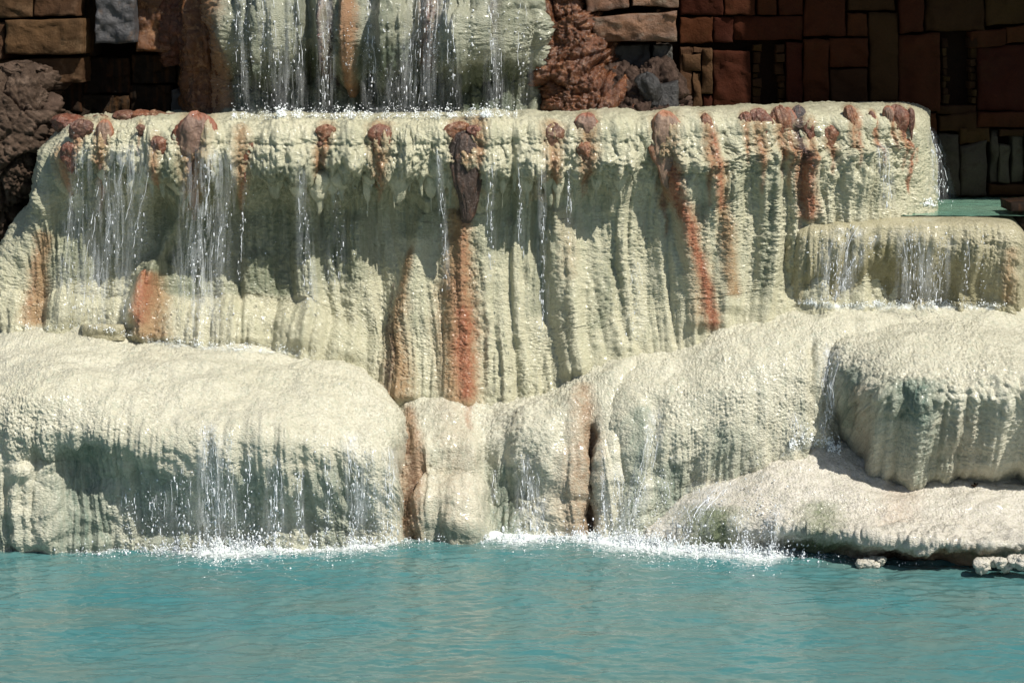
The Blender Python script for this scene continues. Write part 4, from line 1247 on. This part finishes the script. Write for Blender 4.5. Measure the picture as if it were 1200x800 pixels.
def stream(label, line, width0, width1, strands, drops, film=.0, dropr=.0022, group='streams of falling water', name='water_stream', thick=.0016):
    L = np.array(line, float)
    x0, y0 = L[0]
    group2 = y0 < 60
    group3 = 140 < y0 < 240 and x0 < 800
    if group3: strands = max(2, int(strands * .6)); drops = int(drops * .8); film *= .9
    if group2: strands = int(strands * .55) + 1; drops = int(drops * .6)
    par = empty(name, P(x0, L[-1, 1], float(depth_at(x0, L[-1, 1]))).tolist())
    tag(par, label, 'waterfall', group)
    ylen = L[-1, 1] - L[0, 1]
    n = max(8, int(ylen / 2.2))
    ys = np.linspace(L[0, 1], L[-1, 1], n)
    xc = np.interp(ys, L[:, 1], L[:, 0])
    t = (ys - ys[0]) / ylen
    V, Q, Tt, k0 = [], [], [], 0
    for k in range(strands):
        u = RND.uniform(-1, 1)
        sd = RND.randint(0, 9999)
        a = RND.uniform(0, .35)
        b = RND.uniform(.55, 1.05)
        xx = xc + u * (width0 + (width1 - width0) * t) * .5 + 2.2 * noise(t * ylen * .035, sd * .37 + 0 * t, sd) + .8 * noise(t * ylen * .15, sd * .7 + 0 * t, sd)
        pts = falling_path(xx, ys, .014 + RND.uniform(0, .012))
        r = thick * (.55 + .8 * billow(t * ylen * .10, sd * 1.3 + 0 * t, sd + 1)) * RND.uniform(.6, 1.3)
        on = (noise(t * ylen * .045, sd * .9 + 0 * t, sd + 2) > -.05 + .35 * t) & (t >= a) & (t <= b)
        i = 0
        while i < n:
            if on[i]:
                j = i
                while j < n and on[j]: j += 1
                if j - i >= 3:
                    rr_ = r[i:j].copy()
                    rr_[0] *= .2; rr_[-1] *= .2
                    v_, q_ = tube(pts[i:j], rr_, 5)
                    V.append(v_); Q.append(q_ + k0); k0 += len(v_)
                i = j
            else:
                i += 1
    if V:
        mesh_obj('water_strand', np.concatenate(V), np.concatenate(Q), M['drops'], par)['kind'] = 'stuff'
    # drops
    drops = int(drops * .6)
    td = NR.beta(1.6, 1.1, drops)
    u = NR.normal(0, .42, drops)
    clump = np.round(NR.uniform(-1, 1, drops) * 3) / 3
    yd = ys[0] + td * ylen
    xd = np.interp(yd, ys, xc) + (u * .5 + clump * .5) * (width0 + (width1 - width0) * td) * .62
    xs0 = np.interp(yd, ys, xc)
    order = np.argsort(yd)
    # depth: free-fall depth of the centre line, spread outward
    cl = falling_path(xc, ys, .02)
    Yc = np.interp(yd, ys, cl[:, 1])
    Yd = np.minimum(Yc, depth_at(xd, yd) - .01) - NR.uniform(0, .05, drops) * td
    rad = dropr * (.35 + NR.gamma(2.0, .28, drops))
    v_, f_ = blobs(P(xd, yd, Yd), rad, 1 + NR.gamma(1.4, 1.6, drops))
    d = mesh_obj('droplets', v_, None, M['drops'], par, f_)
    d['kind'] = 'stuff'
    if film > 0:
        nc = 9
        uu = np.linspace(-1, 1, nc)[None, :]
        hw = (width0 + (width1 - width0) * t)[:, None] * .85
        FX = xc[:, None] + uu * hw
        FY = ys[:, None] + 0 * uu
        Y = np.minimum.accumulate(np.minimum(depth_at(FX, FY), 3) - .012, 0)
        # soften the steps
        for _ in range(3):
            Y[1:-1] = np.minimum(Y[1:-1], (Y[:-2] + Y[2:]) / 2)
        p = P(FX, FY, Y)
        p[..., 1] += .003 * noise(FX * .2, FY * .05, 3)
        fd = (.6 if group2 else 1.) * (1 - np.abs(uu) ** 2.2) * sstep(0, .12, t)[:, None] * (1 - .55 * sstep(.75, 1, t)[:, None]) * film
        mesh_obj('water_film', p.reshape(-1, 3), grid_quads(n, nc), M['film'], par, attr={'fade': fd.reshape(-1)})
    return par


ST_ = [
    # upper fall
    ('thin stream at the left edge of the upper waterfall', [(281, -30), (282, 60), (286, 134)], 10, 16, 5, 120, .8),
    ('sparkling stream of the upper waterfall, second from its left edge', [(308, -30), (318, 80), (318, 134)], 20, 36, 4, 170, .5),
    ('stream of the upper waterfall left of the tan rib', [(345, -30), (346, 60), (342, 134)], 12, 30, 5, 170, .8),
    ('stream over the purple patch of the upper waterfall', [(380, -30), (383, 60), (380, 134)], 12, 18, 6, 150, 1.),
    ('bright narrow stream just right of the tan rib of the upper waterfall', [(432, -30), (434, 50), (438, 134)], 8, 20, 6, 130, 1.),
    ('stream curling past a dark hole in the upper waterfall', [(462, 18), (478, 34), (470, 80), (462, 134)], 8, 34, 5, 130, .6),
    ('wide violet tinted stream in the middle of the upper waterfall', [(500, -30), (498, 40), (488, 134)], 30, 40, 10, 260, 1.),
    ('stream of the upper waterfall left of the pale crust shelf', [(520, -30), (528, 70), (530, 134)], 10, 18, 4, 110, .6),
    ('stream between the two pale crust shelves of the upper waterfall', [(574, -30), (580, 50), (584, 134)], 9, 24, 7, 190, .9),
    ('faint stream at the right of the upper waterfall', [(610, -30), (614, 70), (612, 134)], 8, 20, 2, 60, .3),
    # curtain
    ('wide water veil at the left end of the curtain', [(100, 160), (92, 230), (82, 330), (78, 378)], 16, 26, 5, 110, .8),
    ('water veil running from the rim left of the mauve tongue', [(122, 200), (112, 260), (98, 370)], 12, 20, 4, 90, .5),
    ('broad glassy veil between the mauve tongue and the first small orange knob', [(160, 158), (142, 215), (128, 290), (114, 384)], 34, 40, 8, 190, 1.),
    ('thin bead stream below the small orange knob', [(176, 195), (166, 250), (152, 320), (150, 384)], 8, 26, 3, 90, .3),
    ('bright veil below the large mauve cap', [(248, 166), (240, 220), (232, 300), (228, 398)], 34, 40, 9, 240, 1.1),
    ('beaded stream beside the orange knob with the thin tail', [(274, 175), (268, 230), (256, 320), (262, 395)], 8, 22, 4, 100, .4),
    ('single beaded stream right of the orange knob with the thin tail', [(288, 205), (284, 270), (278, 330)], 5, 9, 3, 60, .2),
    ('long bead chain in the deep shade left of the heart shaped knob', [(352, 185), (354, 230), (358, 300), (364, 370)], 8, 18, 5, 130, .6),
    ('faint scattered stream below the small rust knob left of the middle', [(395, 215), (398, 270), (388, 340)], 8, 26, 2, 90, .2),
    ('stream falling just left of the long dark drip', [(513, 172), (515, 210), (520, 270), (522, 340)], 7, 8, 6, 110, .6),
    ('stream falling just right of the long dark drip', [(577, 180), (576, 220), (575, 280), (574, 330)], 8, 10, 5, 100, .5),
    ('thin stream under the cream drops left of the brown knob', [(608, 182), (609, 230), (611, 300)], 4, 7, 4, 70, .3),
    ('sparkling stream under the brown knob right of the middle', [(635, 185), (635, 230), (637, 310), (634, 400)], 7, 12, 5, 120, .5),
    ('short stream right of the brown knob', [(667, 188), (667, 230), (666, 280)], 5, 7, 4, 70, .4),
    ('pair of faint bead streams on the bright part of the curtain', [(745, 300), (746, 350), (742, 398)], 10, 20, 2, 50, .2),
    ('thin stream on the pale curtain left of the rusty end lobes', [(1034, 165), (1038, 200), (1040, 245)], 12, 14, 5, 80, .8),
    ('sparkling spray springing off the right end of the curtain', [(1090, 148), (1098, 180), (1102, 238)], 6, 26, 5, 220, .6),
    # terrace
    ('left stream fanning over the terrace lip', [(1000, 262), (985, 290), (972, 352)], 30, 34, 7, 190, .8),
    ('stream crossing diagonally down the terrace face', [(1030, 272), (1005, 300), (982, 352)], 12, 18, 5, 120, .5),
    ('middle stream over the terrace lip', [(1068, 266), (1072, 300), (1074, 354)], 26, 32, 7, 170, .9),
    ('right stream over the terrace lip', [(1108, 275), (1100, 310), (1096, 354)], 20, 20, 5, 130, .6),
    ('thin bead stream near the right end of the terrace', [(1134, 275), (1132, 310), (1131, 352)], 5, 9, 3, 70, .3),
    # right
    ('bright fork of water left of the round boulder', [(978, 400), (968, 450), (972, 475), (962, 520)], 20, 8, 12, 160, 1.1),
    ('small trickle left of the forked stream above the ledge', [(928, 480), (934, 500), (936, 520)], 12, 22, 4, 80, .5),
    ('water sheet on the slope right of the brown gully', [(772, 470), (764, 520), (742, 600), (732, 634)], 14, 22, 8, 130, .9),
    ('straight thin stream at the right edge of the brown gully', [(706, 520), (706, 570), (708, 632)], 4, 9, 6, 110, .8),
    ('short stream dropping beside the slope over the pool', [(726, 540), (722, 590), (722, 632)], 12, 20, 5, 100, .6),
    ('small trickle left of the ledge', [(776, 545), (778, 570), (782, 600)], 8, 12, 3, 50, .3),
    ('water veil pouring over the left tip of the ledge', [(848, 560), (815, 595), (790, 636)], 40, 50, 10, 240, .9),
    ('stream pouring over the ledge front beside the dark patch', [(915, 590), (905, 612), (908, 644)], 14, 16, 8, 110, .9),
    ('short stream on the ledge tip', [(862, 600), (868, 620), (872, 642)], 16, 22, 5, 90, .6),
    # centre
    ('splayed bright stream over the hollow middle lobe', [(612, 528), (620, 560), (624, 600), (630, 628)], 16, 34, 14, 150, .9),
    ('short white trickle on the left of the middle lobe', [(580, 548), (580, 560), (579, 590)], 5, 7, 4, 40, .6),
    ('thin stream at the right edge of the big left mound', [(456, 520), (457, 570), (458, 634)], 12, 16, 9, 120, .9),
    # left mound
    ('strong double stream over the big left mound', [(244, 490), (246, 550), (249, 636)], 18, 24, 14, 200, 1.1),
    ('beaded stream right of the strong double stream', [(266, 500), (264, 560), (268, 636)], 14, 18, 6, 110, .7),
    ('thin stream in the middle of the left mound front', [(292, 520), (290, 570), (288, 632)], 8, 14, 4, 80, .3),
    ('pair of bead streams left of the curved stream', [(322, 530), (323, 570), (322, 634)], 14, 20, 8, 130, .6),
    ('bead stream halfway between the strong stream and the mound edge', [(350, 545), (350, 590), (352, 636)], 10, 12, 7, 110, .5),
    ('fine bead stream left of the bright curved stream', [(384, 530), (384, 575), (382, 634)], 8, 12, 4, 90, .4),
    ('bright curved stream near the right side of the left mound', [(408, 500), (414, 540), (420, 590), (410, 634)], 14, 18, 12, 170, 1.1),
    ('bead stream close to the right shoulder of the left mound', [(434, 520), (434, 560), (440, 634)], 12, 20, 4, 80, .4),
    ('scattered drip line under the dark hollow of the left mound', [(180, 565), (182, 600), (180, 636)], 30, 36, 6, 120, .2),
    ('scattered drip line between the hollow and the strong double stream', [(212, 540), (212, 590), (214, 636)], 22, 26, 6, 120, .3),
    ('thin drips at the far left of the mound front', [(152, 570), (150, 600), (152, 636)], 20, 26, 5, 90, .2),
]
for s in ST_:
    stream(*s)

# ------------------------------------------------------------------ foam, splashes, loose drops
def foam_pts(n, dens, yfun, spread, up, seed):
    """crown splashes along a water line: dens = [(x, strength)] -> drops"""
    D = np.array(dens, float)
    xs = np.linspace(D[0, 0], D[-1, 0], 4000)
    w = np.interp(xs, D[:, 0], D[:, 1]) * (.25 + billow(xs * .045, xs * 0, seed)) * (.35 + billow(xs * .16, xs * 0, seed + 1))
    w = np.maximum(w, 0) ** 1.4
    c = np.cumsum(w)
    x = np.interp(NR.uniform(0, c[-1], n), c, xs)
    loc = np.interp(x, D[:, 0], D[:, 1])
    return x, loc


def waterline_Y(py):
    """depth at which the pool surface is seen at row py"""
    b = (400 - py) / FPX
    dy = cp + b * sp
    dz = -sp + b * cp
    return CAM[1] + (0 - CAM[2]) / dz * dy


WL_ = [(-40, 648), (60, 649), (100, 646), (200, 643), (300, 640), (400, 637), (470, 634), (520, 632), (600, 630), (690, 629), (740, 634), (800, 641), (870, 647), (940, 650), (1000, 654), (1100, 660), (1240, 668)]
WLx = np.array(WL_, float)
FD = [(60, .05), (90, .35), (130, .4), (160, .25), (200, .6), (250, 1.2), (285, 1.2), (330, 1.0), (400, .9), (450, .8), (475, .25), (540, .15), (565, .5), (610, .9), (650, .6), (680, .7), (710, 1.2), (760, 1.1), (800, .9), (840, .8), (880, 1.2), (910, .9), (940, .3), (1000, .1), (1100, .05)]
n = 30000
x, loc = foam_pts(n, FD, None, 0, 0, 60)
yl = np.interp(x, WLx[:, 0], WLx[:, 1])
dyp = NR.gamma(1.2, 3.2, n) * (.5 + .7 * np.clip(loc, 0, 1)) - 3
Yw = waterline_Y(yl + dyp + 1.5)
p = P(x, yl + dyp, Yw)
p[:, 2] = np.clip(NR.exponential(.012, n) * (.4 + loc), 0, .12) * np.exp(-np.maximum(dyp, 0) / 9) + wave(p[:, 0], p[:, 1])
v_, f_ = blobs(p, .0007 + NR.gamma(1.5, .0010, n) * (.5 + .5 * loc), NR.uniform(.4, .9, n))
tag(mesh_obj('foam', v_, None, M['foam'], None, f_), kind='stuff')
# thrown up drops
n = 2600
x, loc = foam_pts(n, FD, None, 0, 0, 63)
yl = np.interp(x, WLx[:, 0], WLx[:, 1])
p = P(x, yl, waterline_Y(yl + 2) - np.abs(NR.normal(0, .06, n)))
p[:, 2] = NR.exponential(.035, n) * (.5 + loc)
v_, f_ = blobs(p, .0015 + NR.gamma(2, .0010, n), NR.uniform(.8, 2.2, n))
tag(mesh_obj('splash_drops', v_, None, M['drops'], None, f_), kind='stuff')
# little sprays of ligaments
V, Q, k0 = [], [], 0
x, loc = foam_pts(420, FD, None, 0, 0, 60)
for xi, li in zip(x, loc):
    if li < .4: continue
    yl = float(np.interp(xi, WLx[:, 0], WLx[:, 1]))
    b0 = P(xi, yl + 2, waterline_Y(yl + 2))
    hgt = RND.uniform(.015, .07) * (.4 + li * .7)
    dx = RND.uniform(-.04, .04)
    q = np.linspace(0, 1, 6)
    pts = np.stack([b0[0] + dx * q, b0[1] - RND.uniform(-.01, .05) * q, hgt * (q * 1.8 - q * q * .9)], -1)
    v_, q_ = tube(pts, .0035 * (1 - .75 * q) + .0008, 5)
    V.append(v_); Q.append(q_ + k0); k0 += len(v_)
tag(mesh_obj('splash_jets', np.concatenate(V), np.concatenate(Q), M['foam']), kind='stuff')

# flat foam sheet on the pool
xs = np.linspace(-20, 1220, 420)
yl = np.interp(xs, WLx[:, 0], WLx[:, 1])
st = np.interp(xs, FD and [d[0] for d in FD], [d[1] for d in FD], left=.05, right=.05)
rows = np.linspace(-8, 46, 26)
FX = xs[None, :] + 0 * rows[:, None]
FY = yl[None, :] + rows[:, None]
p = P(FX, FY, waterline_Y(FY))
p[..., 2] = wave(p[..., 0], p[..., 1]) + .004
reach = 4 + 13 * st[None, :]
fd = np.exp(-np.maximum(rows[:, None], 0) / reach) * np.clip(st[None, :] * 1.0 + .12, 0, 1)
tag(mesh_obj('foam_film', p.reshape(-1, 3), grid_quads(*FX.shape), M['foamsheet'], attr={'fade': fd.reshape(-1)}), kind='stuff')


def splash_line(line, n, up, spread, rad, name='splash_drops', mat='foam', power=1.0):
    L = np.array(line, float)
    xs = np.linspace(L[0, 0], L[-1, 0], 1500)
    w = (.15 + billow(xs * .05, xs * 0, int(L[0, 0]) + 5)) ** 1.6
    c = np.cumsum(w)
    x = np.interp(NR.uniform(0, c[-1], n), c, xs)
    y = np.interp(x, L[:, 0], L[:, 1]) + NR.normal(0, spread, n)
    p = P(x, y, depth_at(x, y) - .006)
    p[:, 2] += NR.exponential(up, n) * power
    v_, f_ = blobs(p, rad * (.4 + NR.gamma(1.7, .4, n)), NR.uniform(.5, 1.3, n))
    return tag(mesh_obj(name, v_, None, M[mat], None, f_), kind='stuff')


splash_line([(272, 137), (330, 136), (450, 137), (540, 136), (606, 136)], 2600, .018, 1.6, .0024, 'foam')
splash_line([(30, 384), (110, 384), (170, 396), (240, 404), (320, 407), (370, 414)], 900, .006, 1.8, .0019, 'foam')
splash_line([(935, 356), (1000, 357), (1070, 356), (1180, 358)], 1300, .007, 1.6, .0020, 'foam')
splash_line([(925, 524), (945, 516), (965, 520), (985, 528)], 500, .016, 3, .0035, 'foam')
splash_line([(1078, 240), (1100, 241), (1125, 240)], 260, .012, 1.5, .003, 'foam')
splash_line([(255, 60), (640, 60)], 900, .01, 34, .0028, 'splash_drops', 'drops')
splash_line([(80, 270), (460, 270)], 420, .01, 60, .0024, 'splash_drops', 'drops')
splash_line([(150, 590), (460, 590)], 500, .01, 26, .0026, 'splash_drops', 'drops')
splash_line([(720, 600), (930, 600)], 400, .01, 24, .0026, 'splash_drops', 'drops')
splash_line([(940, 310), (1160, 310)], 350, .01, 26, .0024, 'splash_drops', 'drops')

# wet films with foam on the landings
def landing(name, line, half, strength, mat='foamsheet', n=160):
    L = np.array(line, float)
    xs = np.linspace(L[0, 0], L[-1, 0], n)
    yl = np.interp(xs, L[:, 0], L[:, 1])
    rows = np.linspace(-half * .6, half, 18)
    FX = xs[None] + 0 * rows[:, None]
    FY = yl[None] + rows[:, None]
    D = depth_at(FX, FY)
    p = P(FX, FY, D - .006)
    e = np.clip(np.minimum(xs - xs[0], xs[-1] - xs) / 25, 0, 1)[None]
    fd = np.exp(-(rows[:, None] / half * 1.5) ** 2) * e * strength
    return tag(mesh_obj(name, p.reshape(-1, 3), grid_quads(*FX.shape), M[mat], attr={'fade': (fd + 0 * FX).reshape(-1)}), kind='stuff')


landing('foam_film', [(150, 396), (170, 399), (240, 407), (320, 411), (380, 420)], 9, .5)
landing('foam_film', [(930, 358), (1000, 359), (1190, 360)], 9, .55)
landing('foam_film', [(890, 540), (945, 522), (1000, 532)], 12, .45, n=60)
